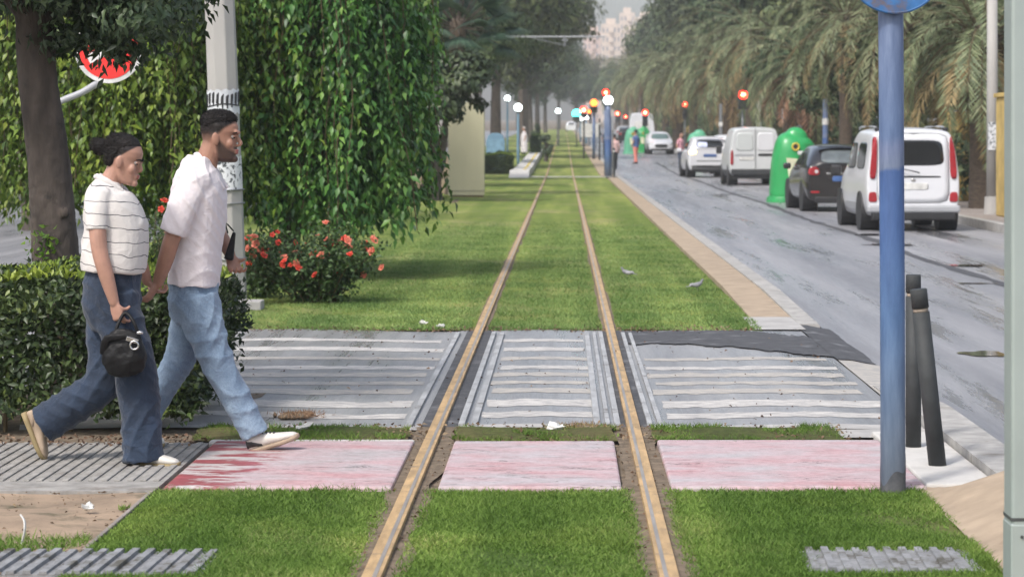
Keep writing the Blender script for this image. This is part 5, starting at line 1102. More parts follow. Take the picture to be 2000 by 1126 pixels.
def vehicle(label, loc, rz, st, paint, patches, wheels, cat='car', group='cars parked along the right kerb', extras=None, name='parked_car', rim=None, underside=True):
    r = empty(name, loc, rz, label, cat, group); b = MB(); vs = []; fs = []; npt = None
    for (y, wb, zb, wm, zm, wl, zl, wr, zr, cr) in st:
        half = [(0, zb), (wb*.6, zb), (wb*.95, zb+.01), (wb, zb+.1), (wm, zm), (wl, zl-.03), (wl*.985, zl+.03), ((wl+wr)/2+.01, (zl+zr)/2), (wr, zr-.06), (wr*.86, zr), (wr*.45, zr+cr*.8), (0, zr+cr)]
        ring = [(x, y, z) for x, z in half]+[(-x, y, z) for x, z in half[-2:0:-1]]; npt = len(ring); vs += ring
    for i in range(len(st)-1):
        for k in range(npt): fs.append((i*npt+k, i*npt+(k+1) % npt, (i+1)*npt+(k+1) % npt, (i+1)*npt+k))
    for base in (0, (len(st)-1)*npt):                      # end faces as bands so that they subdivide cleanly
        h = npt//2
        for k in range(h):
            a, b_, c, d = base+k, base+k+1, base+(npt-k-1) % npt, base+(npt-k) % npt
            q = [a, b_, c, d]; u = list(dict.fromkeys(q))
            if len(u) > 2: fs.append(tuple(u))
    b.add(vs, fs); body = b.build('body', paint, r, subsurf=2, smooth=True)
    bm = bmesh.new(); bm.from_mesh(body.data); bvh = BVHTree.FromBMesh(bm); bm.free()
    for p in patches:
        nm, quad, m_, view = p[:4]; off = p[4] if len(p) > 4 else .006; pw = p[5] if len(p) > 5 else 5.0
        reps = [quad] if not (len(p) > 6 and p[6] == 'mirror') else [quad, [(-x, z) for x, z in (quad[1], quad[0], quad[3], quad[2])]]
        for qd in reps:
            v_, f_ = patch(bvh, qd, view, off, pw=pw); MB().add(v_, f_).build(nm, m_, r, smooth=True)
    for (y, rr, tw, wd) in wheels:
        for s in (-1, 1): wheel(r, s*(tw-wd/2), y, rr, wd, rim or M['slatbar'])
        if underside:
            for s in (-1, 1):
                e = MB(); e.cyl((s*(tw-wd-.12), y, rr+.02), (s*(tw+.012), y, rr+.02), rr*1.13, seg=28); e.build('wheel_arch', M['black'], r)
    if extras: extras(r, bvh)
    return r
def box_part(r, name, c, d, m_, bev=.01, rot=None):
    return MB().box(c, d, rot=rot).build(name, m_, r, bevel=bev)
# boxy white leisure van with red column lights (rear towards us)
def st_mpv(w, h, L, zb=.26, belt=1.02, hood=1.0):
    return [(0.02, w*.86, zb+.04, w*.93, .62, w*.92, belt, w*.76, h-.1, .0), (.0, w*.9, zb, w*.97, .62, w*.955, belt, w*.8, h-.07, .02), (.1, w*.94, zb, w*.995, .62, w*.985, belt, w*.83, h-.035, .03),
            (.5, w*.95, zb-.02, w, .62, w*.99, belt, w*.85, h-.02, .04), (L*.45, w*.95, zb-.04, w, .6, w*.99, belt, w*.86, h, .04), (L*.62, w*.95, zb-.04, w, .6, w*.985, belt-.02, w*.82, h-.05, .03),
            (L*.79, w*.95, zb-.03, w, .6, w*.97, hood, w*.8, hood+.05, .04), (L*.95, w*.93, zb-.02, w*.96, .58, w*.88, hood-.12, w*.7, hood-.08, .03), (L, w*.8, zb+.05, w*.84, .55, w*.7, hood-.3, w*.5, hood-.26, .0)]
def kangoo_extras(r, bvh):
    b = MB()
    for s in (-1, 1): b.loft([(s*.6, .25, 1.80), (s*.615, .6, 1.86), (s*.615, 2.2, 1.86), (s*.6, 2.5, 1.81)], [.018]*4, seg=8, n=3)
    b.build('roof_rail', M['cargrey'], r, smooth=True)
    for s in (-1, 1): box_part(r, 'rail_foot', (s*.6, .26, 1.815), (.1, .16, .07), M['black'], .02)
    box_part(r, 'bumper', (0, -.03, .40), (1.66, .12, .13), M['cargrey'], .035); box_part(r, 'lower_bumper', (0, .0, .27), (1.5, .14, .15), M['black'], .03)
    for s in (-1, 1):
        box_part(r, 'mirror', (s*.98, 3.0, 1.05), (.2, .1, .2), M['black'], .04)
    b = MB(); b.loft([(.1, -.035, 1.04), (-.05, -.045, 1.08), (-.42, -.035, 1.14)], [.012, .009, .006], seg=6, n=2); b.build('wiper', M['black'], r)
    b = MB(); b.box((.42, .02, .245), (.16, .08, .05)); b.build('tow_eye', M['slatbar'], r)
def Q(x0, z0, x1, z1, tx=0): return [(x0, z0), (x1, z0), (x1-tx, z1), (x0+tx, z1)]
kx = ((5.37+7.06)/2)
vehicle('white high-roofed family van with red column tail lights, nearest car behind the blue pole', (kx, 45.5, -.049), R(1.5), st_mpv(.85, 1.83, 4.1), M['carwhite'],
    [('tailgate_seam', Q(-.655, .5, .655, 1.74, .03), M['greydark'], 'rear', .0025, 9), ('tailgate', Q(-.647, .508, .647, 1.732, .03), M['carwhite'], 'rear', .005, 9), ('rear_window', Q(-.56, 1.17, .56, 1.62, .05), M['glass'], 'rear', .009, 6.0), ('tail_light', [(.66, .93), (.79, .93), (.72, 1.68), (.64, 1.68)], M['redlamp'], 'rear', .018, 4.0, 'mirror'),
     ('reflector', [(.64, .52), (.8, .52), (.79, .7), (.66, .7)], M['redlamp'], 'rear', .012, 4, 'mirror'), ('handle_strip', Q(-.5, .955, .5, .985, .02), M['black'], 'rear', .01, 6), ('number_plate', Q(-.27, .74, .27, .86), M['plate'], 'rear', .012, 8),
     ('badge', Q(-.045, .88, .045, .94), M['chrome'], 'rear', .012, 2), ('cladding', Q(-.8, .3, .8, .46, .0), M['cargrey'], 'rear', .012, 6),
     ('side_window', [(.35, 1.1), (1.35, 1.1), (1.3, 1.58), (.4, 1.58)], M['glass'], 'left', .006, 5), ('side_window', [(1.45, 1.1), (2.75, 1.1), (2.3, 1.58), (1.5, 1.58)], M['glass'], 'left', .006, 5), ('side_cladding', [(1.1, .34), (2.9, .34), (2.9, .5), (1.1, .5)], M['cargrey'], 'left', .01, 8),
     ('side_window', [(.35, 1.1), (1.35, 1.1), (1.3, 1.58), (.4, 1.58)], M['glass'], 'right', .006, 5), ('side_window', [(1.45, 1.1), (2.75, 1.1), (2.3, 1.58), (1.5, 1.58)], M['glass'], 'right', .006, 5)],
    [(.75, .32, .86, .2), (3.35, .32, .86, .2)], extras=kangoo_extras, cat='van')
# black hatchback with a sloped, rounded tail
def st_hatch(w, h, L, zb=.24, belt=.96):
    return [(.06, w*.8, zb+.08, w*.86, .62, w*.8, belt-.02, w*.62, belt+.08, .0), (.02, w*.88, zb, w*.95, .6, w*.88, belt, w*.68, belt+.12, .0), (.12, w*.93, zb, w*.99, .62, w*.94, belt+.04, w*.7, belt+.22, .02), (.38, w*.94, zb, w, .62, w*.97, belt+.03, w*.7, h-.12, .03),
            (.75, w*.95, zb-.02, w, .62, w*.98, belt, w*.71, h-.03, .04), (L*.42, w*.95, zb-.02, w, .6, w*.98, belt-.02, w*.72, h, .04), (L*.58, w*.95, zb-.02, w, .6, w*.97, belt-.04, w*.7, h-.08, .03),
            (L*.76, w*.95, zb-.02, w, .6, w*.94, belt-.08, w*.78, belt-.03, .03), (L*.94, w*.9, zb, w*.94, .56, w*.82, belt-.22, w*.65, belt-.18, .03), (L, w*.75, zb+.06, w*.78, .52, w*.6, belt-.36, w*.4, belt-.34, .0)]
def hatch_extras(r, bvh):
    box_part(r, 'lower_bumper', (0, .06, .27), (1.3, .1, .14), M['black'], .03); box_part(r, 'spoiler', (0, .42, 1.455), (1.08, .2, .03), M['carblack'], .012)
    for s in (-1, 1): box_part(r, 'mirror', (s*.95, 2.7, 1.0), (.18, .1, .14), M['carblack'], .04)
    b = MB(); b.loft([(.0, .1, 1.05), (.3, .16, 1.1)], [.01, .008], seg=6, n=1); b.build('wiper', M['black'], r)
vehicle('black hatchback parked between the bright green bottle bank and the white family van', (6.25, 57.0, -.049), R(2), st_hatch(.88, 1.5, 4.2), M['carblack'],
    [('rear_window', Q(-.52, 1.09, .52, 1.37, .06), mat('grey_glass', (.12, .14, .15), .1, .4, 2), 'rear', .012, 5), ('tail_light', [(.52, .82), (.82, .82), (.78, .99), (.6, 1.02)], M['redlamp'], 'rear', .014, 3, 'mirror'), ('tail_lamp_glass', [(.58, .86), (.66, .86), (.66, .94), (.58, .94)], M['clearlamp'], 'rear', .024, 2, 'mirror'),
     ('number_plate', Q(-.26, .68, .26, .8), M['plateblue'], 'rear', .012, 8), ('chrome_strip', Q(-.4, .84, .4, .875), M['chrome'], 'rear', .012, 6), ('reflector', Q(.55, .42, .75, .47), M['redlamp'], 'rear', .012, 4, 'mirror'),
     ('side_window', [(.85, 1.02), (1.7, 1.0), (1.7, 1.34), (1.1, 1.34)], M['glass'], 'left', .006, 4), ('side_window', [(1.78, 1.0), (2.9, .98), (2.3, 1.34), (1.78, 1.34)], M['glass'], 'left', .006, 4)],
    [(.78, .32, .86, .21), (3.4, .32, .86, .21)], extras=hatch_extras)
# white panel van
def van_extras(r, bvh):
    box_part(r, 'bumper', (0, -.01, .46), (1.66, .12, .2), M['lampdark'], .03); box_part(r, 'lower_bumper', (0, .05, .3), (1.5, .1, .14), M['black'], .02)
    b = MB(); b.box((0, -.012, 1.2), (.014, .014, 1.5)); b.build('door_gap', M['greydark'], r)
    for s in (-1, 1): box_part(r, 'mirror', (s*1.0, 3.1, 1.2), (.2, .1, .28), M['black'], .04)
vehicle('plain white panel van with windowless rear doors parked beyond the green bottle bank', (6.55, 87.5, -.049), R(1), st_mpv(.9, 1.98, 4.4, zb=.32, belt=1.15, hood=1.1), mat('van_paint', (.54, .56, .57), .35, .03, 2, coat=.3),
    [('dark_strip', Q(.1, 1.0, .74, 1.09), M['black'], 'rear', .01, 6), ('handle_strip', Q(-.7, 1.0, -.05, 1.08), M['cargrey'], 'rear', .01, 6), ('door_panel', Q(-.66, 1.18, -.05, 1.8, .03), mat('panel_paint', (.5, .53, .53), .4, .03, 2), 'rear', .004, 7), ('door_panel', Q(.05, 1.18, .66, 1.8, .03), M['carwhite'], 'rear', .004, 7),
     ('tail_light', [(.74, .7), (.86, .7), (.84, 1.2), (.76, 1.2)], M['redlamp'], 'rear', .012, 4, 'mirror'), ('number_plate', Q(-.55, .86, -.05, .97), M['plate'], 'rear', .014, 8),
     ('lower_panel', [(.2, .34), (3.6, .34), (3.6, .52), (.2, .52)], M['lampdark'], 'left', .01, 8)],
    [(.8, .33, .88, .2), (3.5, .33, .88, .2)], extras=van_extras, cat='van')
# white suv with its left indicator lit
def suv_extras(r, bvh):
    b = MB(); b.loft([(-.72, -.03, .33), (0, -.06, .3), (.72, -.03, .33)], [(.05, .11)]*3, side=(0, 0, 1), seg=10, n=3); b.build('lower_bumper', M['black'], r, smooth=True)
    box_part(r, 'spoiler', (0, .3, 1.62), (1.15, .22, .035), M['carwhite'], .015)
    for s in (-1, 1): box_part(r, 'mirror', (s*.99, 2.8, 1.1), (.2, .1, .16), M['carwhite'], .04)
vehicle('white crossover car with its left rear lamp glowing, parked behind the panel van', (5.95, 104, -.049), R(3), st_hatch(.9, 1.66, 4.3, zb=.27, belt=1.08), M['carwhite'],
    [('rear_window', Q(-.56, 1.22, .56, 1.5, .05), M['glass'], 'rear', .012, 5), ('window_sticker', Q(-.5, 1.24, -.1, 1.44), mat('white_blue_sticker', (.5, .55, .75), .5), 'rear', .022, 7), ('tail_light_lit', [(-.86, .94), (-.56, .94), (-.56, 1.12), (-.84, 1.12)], M['yellow_on'], 'rear', .015, 3), ('tail_light', [(.58, .94), (.86, .94), (.84, 1.12), (.58, 1.1)], M['clearlamp'], 'rear', .014, 3),
     ('number_plate', Q(-.27, .84, .27, .95), M['plateblue'], 'rear', .014, 8), ('body_crease', Q(-.55, .66, .55, .69), M['greydark'], 'rear', .01, 8), ('bumper_cladding', [(-.86, .27), (.86, .27), (.82, .5), (-.82, .5)], M['black'], 'rear', .01, 5),
     ('side_window', [(.85, 1.12), (2.9, 1.1), (2.3, 1.5), (1.2, 1.5)], M['glass'], 'left', .006, 4)],
    [(.8, .34, .88, .22), (3.45, .34, .88, .22)], extras=suv_extras)
def g(Y): return gz(Y)-.049
vehicle('white car with a glowing red lamp, mostly hidden between crossover and panel van', (7.35, 112, g(112)), R(3), st_hatch(.88, 1.72, 4.2, belt=1.05), M['carwhite'],
    [('rear_window', Q(-.52, 1.2, .52, 1.5, .06), M['glass'], 'rear', .012, 5), ('brake_light_lit', Q(-.12, 1.58, .12, 1.64), M['redglow_on'], 'rear', .02, 3), ('tail_light', [(.58, .86), (.84, .86), (.8, 1.08), (.6, 1.08)], M['redlamp'], 'rear', .014, 3, 'mirror')], [(.8, .32, .87, .2), (3.4, .32, .87, .2)])
vehicle('white car facing us far down the road beside the waiting white box van', (6.25, 172, g(172)), R(182), st_hatch(.88, 1.46, 4.2), M['carwhite'],
    [('windscreen', [(-.6, .98), (.6, .98), (.52, 1.34), (-.52, 1.34)], mat('pale_glass', (.1, .16, .15), .1), 'front', .012, 5), ('headlight', [(.5, .6), (.82, .58), (.78, .74), (.5, .76)], M['clearlamp'], 'front', .015, 3, 'mirror'), ('grille', Q(-.42, .42, .42, .66), M['black'], 'front', .012, 5), ('lower_grille', Q(-.7, .24, .7, .36), M['black'], 'front', .012, 5)],
    [(.8, .32, .87, .2), (3.4, .32, .87, .2)])
vehicle('tall white box van farther down the road behind the oncoming white car', (6.0, 196, g(196)), 0, st_mpv(1.0, 2.75, 5.4, zb=.4, belt=1.3, hood=1.2), M['carwhite'],
    [('rear_window', Q(-.6, 1.5, .6, 2.1, .04), M['plate'], 'rear', .01, 6), ('bumper', Q(-.9, .45, .9, .6), M['black'], 'rear', .01, 6), ('tail_light', Q(.8, .7, .94, 1.2), M['redlamp'], 'rear', .012, 4, 'mirror')], [(1.0, .36, .96, .22), (4.3, .36, .96, .22)], cat='van')
for i, (x, Y, lab) in enumerate([(5.8, 232, 'small dark car parked beyond the white box van'), (6.2, 262, 'pale car parked far beyond the white box van'), (-.2+4.2, 330, 'tiny pale car in the road at the vanishing point')]):
    vehicle(lab, (x, Y, g(Y)), 0, st_hatch(.88, 1.48, 4.2), [M['carblack'], M['cargrey'], M['carwhite']][i], [('rear_window', Q(-.52, 1.06, .52, 1.36, .06), M['glass'], 'rear', .012, 5), ('tail_light', [(.52, .8), (.82, .8), (.78, .98), (.6, .98)], M['redlamp'], 'rear', .014, 3, 'mirror')], [(.8, .32, .87, .2), (3.4, .32, .87, .2)])
vehicle('white car seen far off over the grass, left of the turquoise signal', ((1116-1101)/5000*400, 400, g(400)), 0, st_hatch(.9, 1.6, 4.2), M['carwhite'], [('rear_window', Q(-.52, 1.1, .52, 1.4, .06), M['glass'], 'rear', .012, 5)], [(.8, .32, .87, .2), (3.4, .32, .87, .2)], group=None)

# ---------------------------------------------------------------- street furniture
def pole_round(r, name, h, r0, r1, m_, seg=20, z0=0, wr=None): b = MB(); b.loft([(0, 0, z0), (0, 0, z0+h)], [r0, r1], side=(0, 1, 0), seg=seg, n=1, cap='flat'); return b.build(name, m_, r, smooth=False)
def smooth_side(o):
    me = o.data; me.polygons.foreach_set('use_smooth', [len(p.vertices) == 4 for p in me.polygons]); me.update(); return o
# foreground blue pole with the back of a round sign
X = (1744-1101)/5000*11.85; r = empty('sign_pole', (X, 11.85, 0), label='faded blue foreground pole with a round blue sign cut by the top edge', cat='sign')
b = MB(); b.loft([(0, 0, -.05), (-.002, 0, .8), (-.012, 0, 2.55)], [.058, .0575, .0585], side=(0, 1, 0), seg=32, n=6, cap='flat'); smooth_side(b.build('pole', M['blue'], r))
m_stain, nt, bs = new_mat('grimy_pole_foot'); n = noise(nt, 9, 5, .7); rr_ = ramp(nt, n.outputs[0], [(.3, (.045, .05, .06)), (.7, (.12, .12, .13))]); nt.links.new(rr_.outputs[0], bs.inputs['Base Color']); bs.inputs['Roughness'].default_value = .8
b = MB(); vs = []; fs = []; sg = 40
for k in range(sg):
    a = 2*math.pi*k/sg; ht = .13+.07*math.sin(a*1.0+.6)+.03*math.sin(a*3); vs += [(math.cos(a)*.0592, math.sin(a)*.0592, -.04), (math.cos(a)*.0592, math.sin(a)*.0592, ht)]
for k in range(sg): fs.append((2*k, 2*((k+1) % sg), 2*((k+1) % sg)+1, 2*k+1))
b.add(vs, fs); b.build('grimy_foot', m_stain, r)
b = MB(); rot = Matrix.Rotation(R(8), 3, 'Z')
zc = EYE-(-68-265)*11.85/5000; b.loft([(0, -.09, zc), (0, -.075, zc+.0)], [.225, .225], side=(1, 0, 0), seg=56, n=1, cap='flat'); b.torus((0, -.083, zc), .224, .008, 'y', 56); o = b.build('sign_disc', M['blue_sign'], r)
b = MB(); b.box((0, -.005, zc-.12), (.13, .13, .03)); b.box((0, -.005, zc+.12), (.13, .13, .03)); b.build('clamp', M['greydark'], r, bevel=.004)
b = MB(); b.ball((.06, .06, zc-.075), (.17, .09, .1)); b.build('rear_cap', mat('dark_blue_plastic', (.02, .05, .13), .4), r, smooth=True)
# grey green square post at the right edge
r = empty('metal_post', ((2012-1101)/5000*9.35, 9.35, 0), label='grey green square metal post cut by the right edge of the picture', cat='post')
b = MB(); b.box((0, 0, 1.75), (.165, .165, 4.05)); b.build('post', M['greypost'], r, bevel=.012)
b = MB(); b.box((0, 0, -.1), (.17, .17, .69)); b.build('sleeve', M['greypost'], r, bevel=.006)
b = MB(); b.box((0, 0, .262), (.168, .168, .012)); b.build('joint', M['greydark'], r)
b = MB(); b.cyl((-.045, -.09, .2), (-.045, -.084, .2), .006); b.build('bolt', M['greydark'], r)
# rubber bollards
def bollard(px, py, Yd, h, label, tilt=(0, 0), rad=.041):
    r = empty('bollard', ((px-1101)/5000*Yd, Yd, .024), label=label, cat='bollard', group='dark flexible bollards on the kerb corner'); r.rotation_euler = (tilt[0], tilt[1], 0)
    b = MB(); b.loft([(0, 0, -.01), (0, 0, h-.115)], [rad, rad*.98], side=(0, 1, 0), seg=24, n=1, cap='flat'); smooth_side(b.build('post', M['rubber'], r))
    b = MB(); b.loft([(0, 0, h-.115), (0, 0, h-.095)], [rad*.86]*2, side=(0, 1, 0), seg=24, n=1, cap='flat'); smooth_side(b.build('worn_neck_band', mat('worn_band', (.3, .25, .2), .8, .3, 20), r))
    b = MB(); b.loft([(0, 0, h-.095), (0, 0, h-.005), (0, 0, h)], [rad*.97, rad*.97, rad*.88], side=(0, 1, 0), seg=24, n=1, cap='flat'); smooth_side(b.build('cap', M['rubber'], r)); return r
bollard(1784, 880, 13.4, .9, 'upright dark bollard mostly hidden behind the blue foreground pole')
bollard(1831, 916, 12.65, .875, 'dark bollard leaning left over the white slab beside the blue foreground pole', tilt=(0, -R(6.2)), rad=.044)
# tapering concrete pole with stickers
YP = 24.6; X = (452-1101)/5000*YP; r = empty('concrete_pole', (X, YP, 0), label='tall pale concrete pole with scribbled stickers behind the man', cat='pole'); r.rotation_euler = (0, -R(2.2), 0)
b = MB(); b.loft([(0, 0, -.1), (0, 0, 7.5)], [.16, .135], side=(.38, .92, 0), seg=8, n=1, cap='flat'); b.build('shaft', M['steelpole'], r, bevel=.01)
for z in (1.13, 1.0, .47):
    b = MB(); b.torus((0, 0, z), .162, .008, 'z', 24, 6); b.build('band', M['slatbar'], r)
m_post, nt, bs = new_mat('torn_poster'); bs.inputs['Roughness'].default_value = .7; n = noise(nt, 12, 5, .6, dist=.8); rr_ = ramp(nt, n.outputs[0], [(.38, (.04, .045, .05)), (.44, (.55, .57, .6)), (.56, (.66, .67, .69)), (.6, (.1, .11, .12))]); nt.links.new(rr_.outputs[0], bs.inputs['Base Color'])
def wrap(name, z0, z1, a0, a1, m_):
    vs = []; fs = []; n_ = 18
    for k in range(n_+1):
        a = a0+(a1-a0)*k/n_
        for z in (z0, z1):
            q = (.163-.0035*z); vs.append((q*math.cos(a), q*math.sin(a), z+.012*math.sin(k*1.9)*(1 if z == z1 else -1)))
    for k in range(n_): fs.append((2*k, 2*k+2, 2*k+3, 2*k+1))
    o = MB().add(vs, fs).build(name, m_, r); return o
wrap('poster', 1.13, 1.45, R(200), R(350), m_post)
wrap('sticker', 1.86, 2.09, R(190), R(352), mat('white_sticker', (.55, .57, .6), .6, .2, 10))
b = MB()                                   # marker scribble on the upper sticker
for k in range(9):
    a = R(205+k*17); q = .1585
    for (z0, z1, da) in ((1.93, 2.05, .07), (2.04, 1.96, -.05)):
        pts = [((q)*math.cos(a+da*t), (q)*math.sin(a+da*t), z0+(z1-z0)*t+.015*math.sin(6*t+k)) for t in (0, .33, .66, 1)]; b.loft(pts, [.0075]*4, seg=5, n=2)
b.loft([(0.1585*math.cos(R(a)), 0.1585*math.sin(R(a)), 1.945+.01*math.sin(a)) for a in range(200, 345, 18)], [.007]*9, seg=5, n=1); b.build('scribble', M['black'], r)
struct(MB().box(((482-1101)/5000*24.5, 24.3, .03), (.35, .3, .12)).build('footing_block', M['concrete'], bevel=.01))
# no entry sign on a bent grey pole
YS = 22.5; c = P(212, 96, YS); r = empty('road_sign', (c.x, YS, c.z), label='round red and white road sign half hidden by dark leaves at the upper left', cat='sign')
rot = Matrix.Rotation(R(-27), 3, 'Y'); b = MB(); b.loft([(0, 0, 0), (0, .012, 0)], [.3, .3], side=(1, 0, 0), seg=48, n=1, cap='flat'); b.build('white_rim', M['plate'], r)
b = MB(); b.loft([(0, -.004, 0), (0, .004, 0)], [.262, .262], side=(1, 0, 0), seg=48, n=1, cap='flat'); b.build('red_disc', mat('sign_red', (.75, .03, .025), .45, .1), r)
b = MB(); b.box((0, -.007, 0), (.4, .006, .085), rot=rot); b.build('white_bar', M['plate'], r)
b = MB(); b.loft([tuple(P(207, 150, YS)-c+Vector((0, .03, 0))), tuple(P(160, 180, YS)-c+Vector((0, .03, 0))), tuple(P(100, 208, YS)-c+Vector((0, .03, 0))), tuple(P(70, 260, YS)-c+Vector((0, .03, 0))), (P(78, 400, YS)-c).to_tuple()[:1]+(.03, -c.z)], [.03]*5, seg=10, n=4); b.build('bent_pole', M['cargrey'], r, smooth=True)
b = MB(); b.box((0, .025, 0), (.06, .03, .34), rot=rot); b.build('bracket', M['cargrey'], r)

# green igloo bottle banks
def bottle_bank(px, Yd, label, m_, s=1.0, rz=0):
    x = (px-1101)/5000*Yd; r = empty('bottle_bank', (x, Yd, g(Yd)), rz, label, 'bottle bank', 'green bottle banks beside the parked cars'); r.scale = (s, s, s)
    b = MB(); b.loft([(-.03, 0, .14), (-.02, 0, .5), (.0, 0, .95), (.05, 0, 1.22), (.1, 0, 1.42), (.16, 0, 1.57), (.2, 0, 1.66)], [(.47, .5), (.46, .5), (.45, .5), (.45, .49), (.45, .46), (.4, .38), (.3, .26)], seg=32, n=5, cap='roundend', power=2.6)
    b.loft([(.1, 0, 1.48), (.42, 0, 1.47), (.58, 0, 1.4)], [(.24, .4), (.2, .34), (.12, .24)], seg=20, n=4, cap='round')
    o = b.build('shell', m_, r, remesh=.025, relax=14)
    b = MB(); b.loft([(-.03, 0, 0), (-.03, 0, .13)], [(.54, .56), (.52, .54)], seg=32, n=1, cap='flat', power=3); b.loft([(-.03, 0, .13), (-.03, 0, .165)], [(.5, .53), (.49, .5)], seg=32, n=1, cap='flat', power=3); b.build('base', m_, r, bevel=.015)
    for k, a in enumerate((0,)):
        b = MB(); b.torus((.14, -.5, 1.42), .085, .022, 'y', 28, 8); b.loft([(.14, -.36, 1.42), (.14, -.505, 1.42)], [.085, .085], side=(1, 0, 0), seg=28, n=1, cap='flat'); rg = b.build('opening_rim', M['ringyellow'], r, smooth=False)
        b = MB(); b.loft([(.14, -.4, 1.42), (.14, -.511, 1.42)], [.06, .06], side=(1, 0, 0), seg=28, n=1, cap='flat'); b.build('opening', M['black'], rg)
    v_ = [(x_, -.512-.0*z_, z_) for x_, z_ in ((-.04, .66), (.3, .66), (.32, 1.1), (-.1, 1.14))]; b = MB(); b.add(v_+[(p[0], -.44, p[2]) for p in v_], [(0, 1, 2, 3), (4, 7, 6, 5), (0, 4, 5, 1), (1, 5, 6, 2), (2, 6, 7, 3), (3, 7, 4, 0)]); b.build('notice_panel', mat('cream_notice', (.6, .6, .42), .6, .15, 5), r)
    b = MB(); b.box((.3, -.505, 1.26), (.22, .02, .1)); b.build('notice_strip', M['plate'], r, bevel=.01)
    b = MB(); b.loft([(.28, 0, 1.75), (.28, 0, 1.86)], [.02, .02], side=(0, 1, 0), seg=8, n=1, cap='flat'); b.torus((.28, 0, 1.9), .05, .014, 'y', 16, 6); b.build('lifting_ring', M['slatbar'], r)
    return r
bottle_bank(1540, 65.5, 'bright green bottle bank with a yellow rimmed hole standing before the black hatchback', M['green'])
bottle_bank(1358, 118, 'faded green bottle bank behind the white crossover', M['green_pale'], 1.0)
bottle_bank(1232, 170, 'distant faded green bottle bank left of the oncoming white car', M['green_pale'], .95)
bottle_bank(1253, 176, 'distant green bottle bank half hidden by the oncoming white car', M['green'], .95)

# lamps and signals
def globe_lamp(px, py, Yd, rad, label, m_pole, base_z=None, lit='white_on', pr=.05, neck=True):
    x = (px-1101)/5000*Yd; z0 = gz(Yd) if base_z is None else base_z; zt = EYE-(py-265)*Yd/5000
    r = empty('street_lamp', (x, Yd, z0), label=label, cat='street lamp', group='globe street lamps along the tram line'); h = zt-z0
    b = MB(); b.loft([(0, 0, -.05), (0, 0, h*.72), (0, 0, h-rad*1.1)], [pr*1.3, pr*1.15, pr*.7], side=(0, 1, 0), seg=14, n=2, cap='flat'); smooth_side(b.build('pole', m_pole, r))
    b = MB(); b.loft([(0, 0, h-rad*1.5), (0, 0, h-rad*.85)], [rad*.3, rad*.62], side=(0, 1, 0), seg=16, n=1, cap='flat'); b.loft([(0, 0, h+rad*.92), (0, 0, h+rad*1.15)], [rad*.4, rad*.1], side=(0, 1, 0), seg=16, n=1, cap='flat'); b.build('collar', M['lampdark'], r)
    b = MB(); b.ball((0, 0, h), rad, seg=24, rings=14); b.build('globe', M[lit], r, smooth=True); return r
globe_lamp(1012, 210, 118, .18, 'white globe lamp lit beside the platform, left of the track', M['boxblue'])
globe_lamp(991, 192, 150, .17, 'dimmer globe lamp above the blue grey cabinet, left of the platform lamp', M['boxblue'])
globe_lamp(1090, 217, 215, .22, 'small white globe lamp on a pale pole in the middle of the avenue', M['steelpole'], pr=.08)
globe_lamp(1188, 196, 103, .19, 'largest white globe lamp on the thick blue pole right of the track', M['blue'], base_z=.0, pr=.11)
globe_lamp(1134, 231, 240, .26, 'pale blue white globe lamp below the turquoise signal', M['boxblue'], pr=.07)
globe_lamp(1145, 228, 222, .24, 'white globe lamp below the red signal, right of the pale blue one', M['boxblue'], pr=.08)
def signal(px, py, Yd, label, lit='red_on', s=1.0, lenses=3, m_pole=None, pr=.055, which=0, lens_r=.12, base=None):
    x = (px-1101)/5000*Yd; z0 = gz(Yd) if base is None else base; zt = EYE-(py-265)*Yd/5000
    r = empty('traffic_light', (x, Yd, z0), label=label, cat='traffic light', group='lit traffic lights down the avenue'); h = zt-z0; sp = .3*s
    b = MB(); b.loft([(0, .16, -.05), (0, .16, h+.1)], [pr, pr*.9], side=(0, 1, 0), seg=12, n=1, cap='flat'); smooth_side(b.build('pole', m_pole or M['slatbar'], r))
    zc = h+(which-(lenses-1)/2)*sp; b = MB(); b.box((0, 0, zc), (.3*s, .2*s, lenses*sp+.04)); b.box((0, .1, zc), (.1, .14, .1)); b.build('housing', M['lampdark'], r, bevel=.02)
    for k in range(lenses):
        z = h+(which-k)*sp; on = k == which
        b = MB(); b.ball((0, -.1*s, z), (lens_r*s, .05, lens_r*s), seg=20, rings=10); ln = b.build('lens', M[lit] if on else M['greydark'], r, smooth=True)
        if on and lit == 'red_on': MB().ball((0, -.125*s, z), (lens_r*s*.5, .035, lens_r*s*.5), seg=14, rings=8).build('bulb', M['core_on'], ln, smooth=True)
        b = MB(); seg = 16; vs = []; fs = []
        for i in range(seg+1):
            a = math.pi*(-.15+1.3*i/seg); c_, s_ = math.cos(a)*.135*s, math.sin(a)*.135*s
            vs += [(c_, -.09*s, z+s_), (c_, -.09*s-.2*s*(.5+.5*max(0, math.sin(a))), z+s_), (c_*1.06, -.09*s-.2*s*(.5+.5*max(0, math.sin(a))), z+s_*1.06), (c_*1.06, -.09*s, z+s_*1.06)]
        for i in range(seg):
            for j in range(4): fs.append((4*i+j, 4*i+(j+1) % 4, 4*i+4+(j+1) % 4, 4*i+4+j))
        b.add(vs, fs).build('visor', M['lampdark'], ln)
    return r
signal(1451, 185, 110, 'big red traffic light above the white panel van', lens_r=.15, s=1.35, lenses=2)
signal(1338, 204, 162, 'red traffic light behind the person in pink', lens_r=.15, s=1.2)
signal(1260, 220, 171, 'red traffic light before the white box van', lens_r=.16, s=1.2, m_pole=M['green'])
signal(1206, 222, 300, 'tiny red signal, left of two far beyond the blue pole', lens_r=.2, s=1.3)
signal(1222, 228, 290, 'tiny dim red signal, right of two far beyond the blue pole', lens_r=.17, s=1.1)
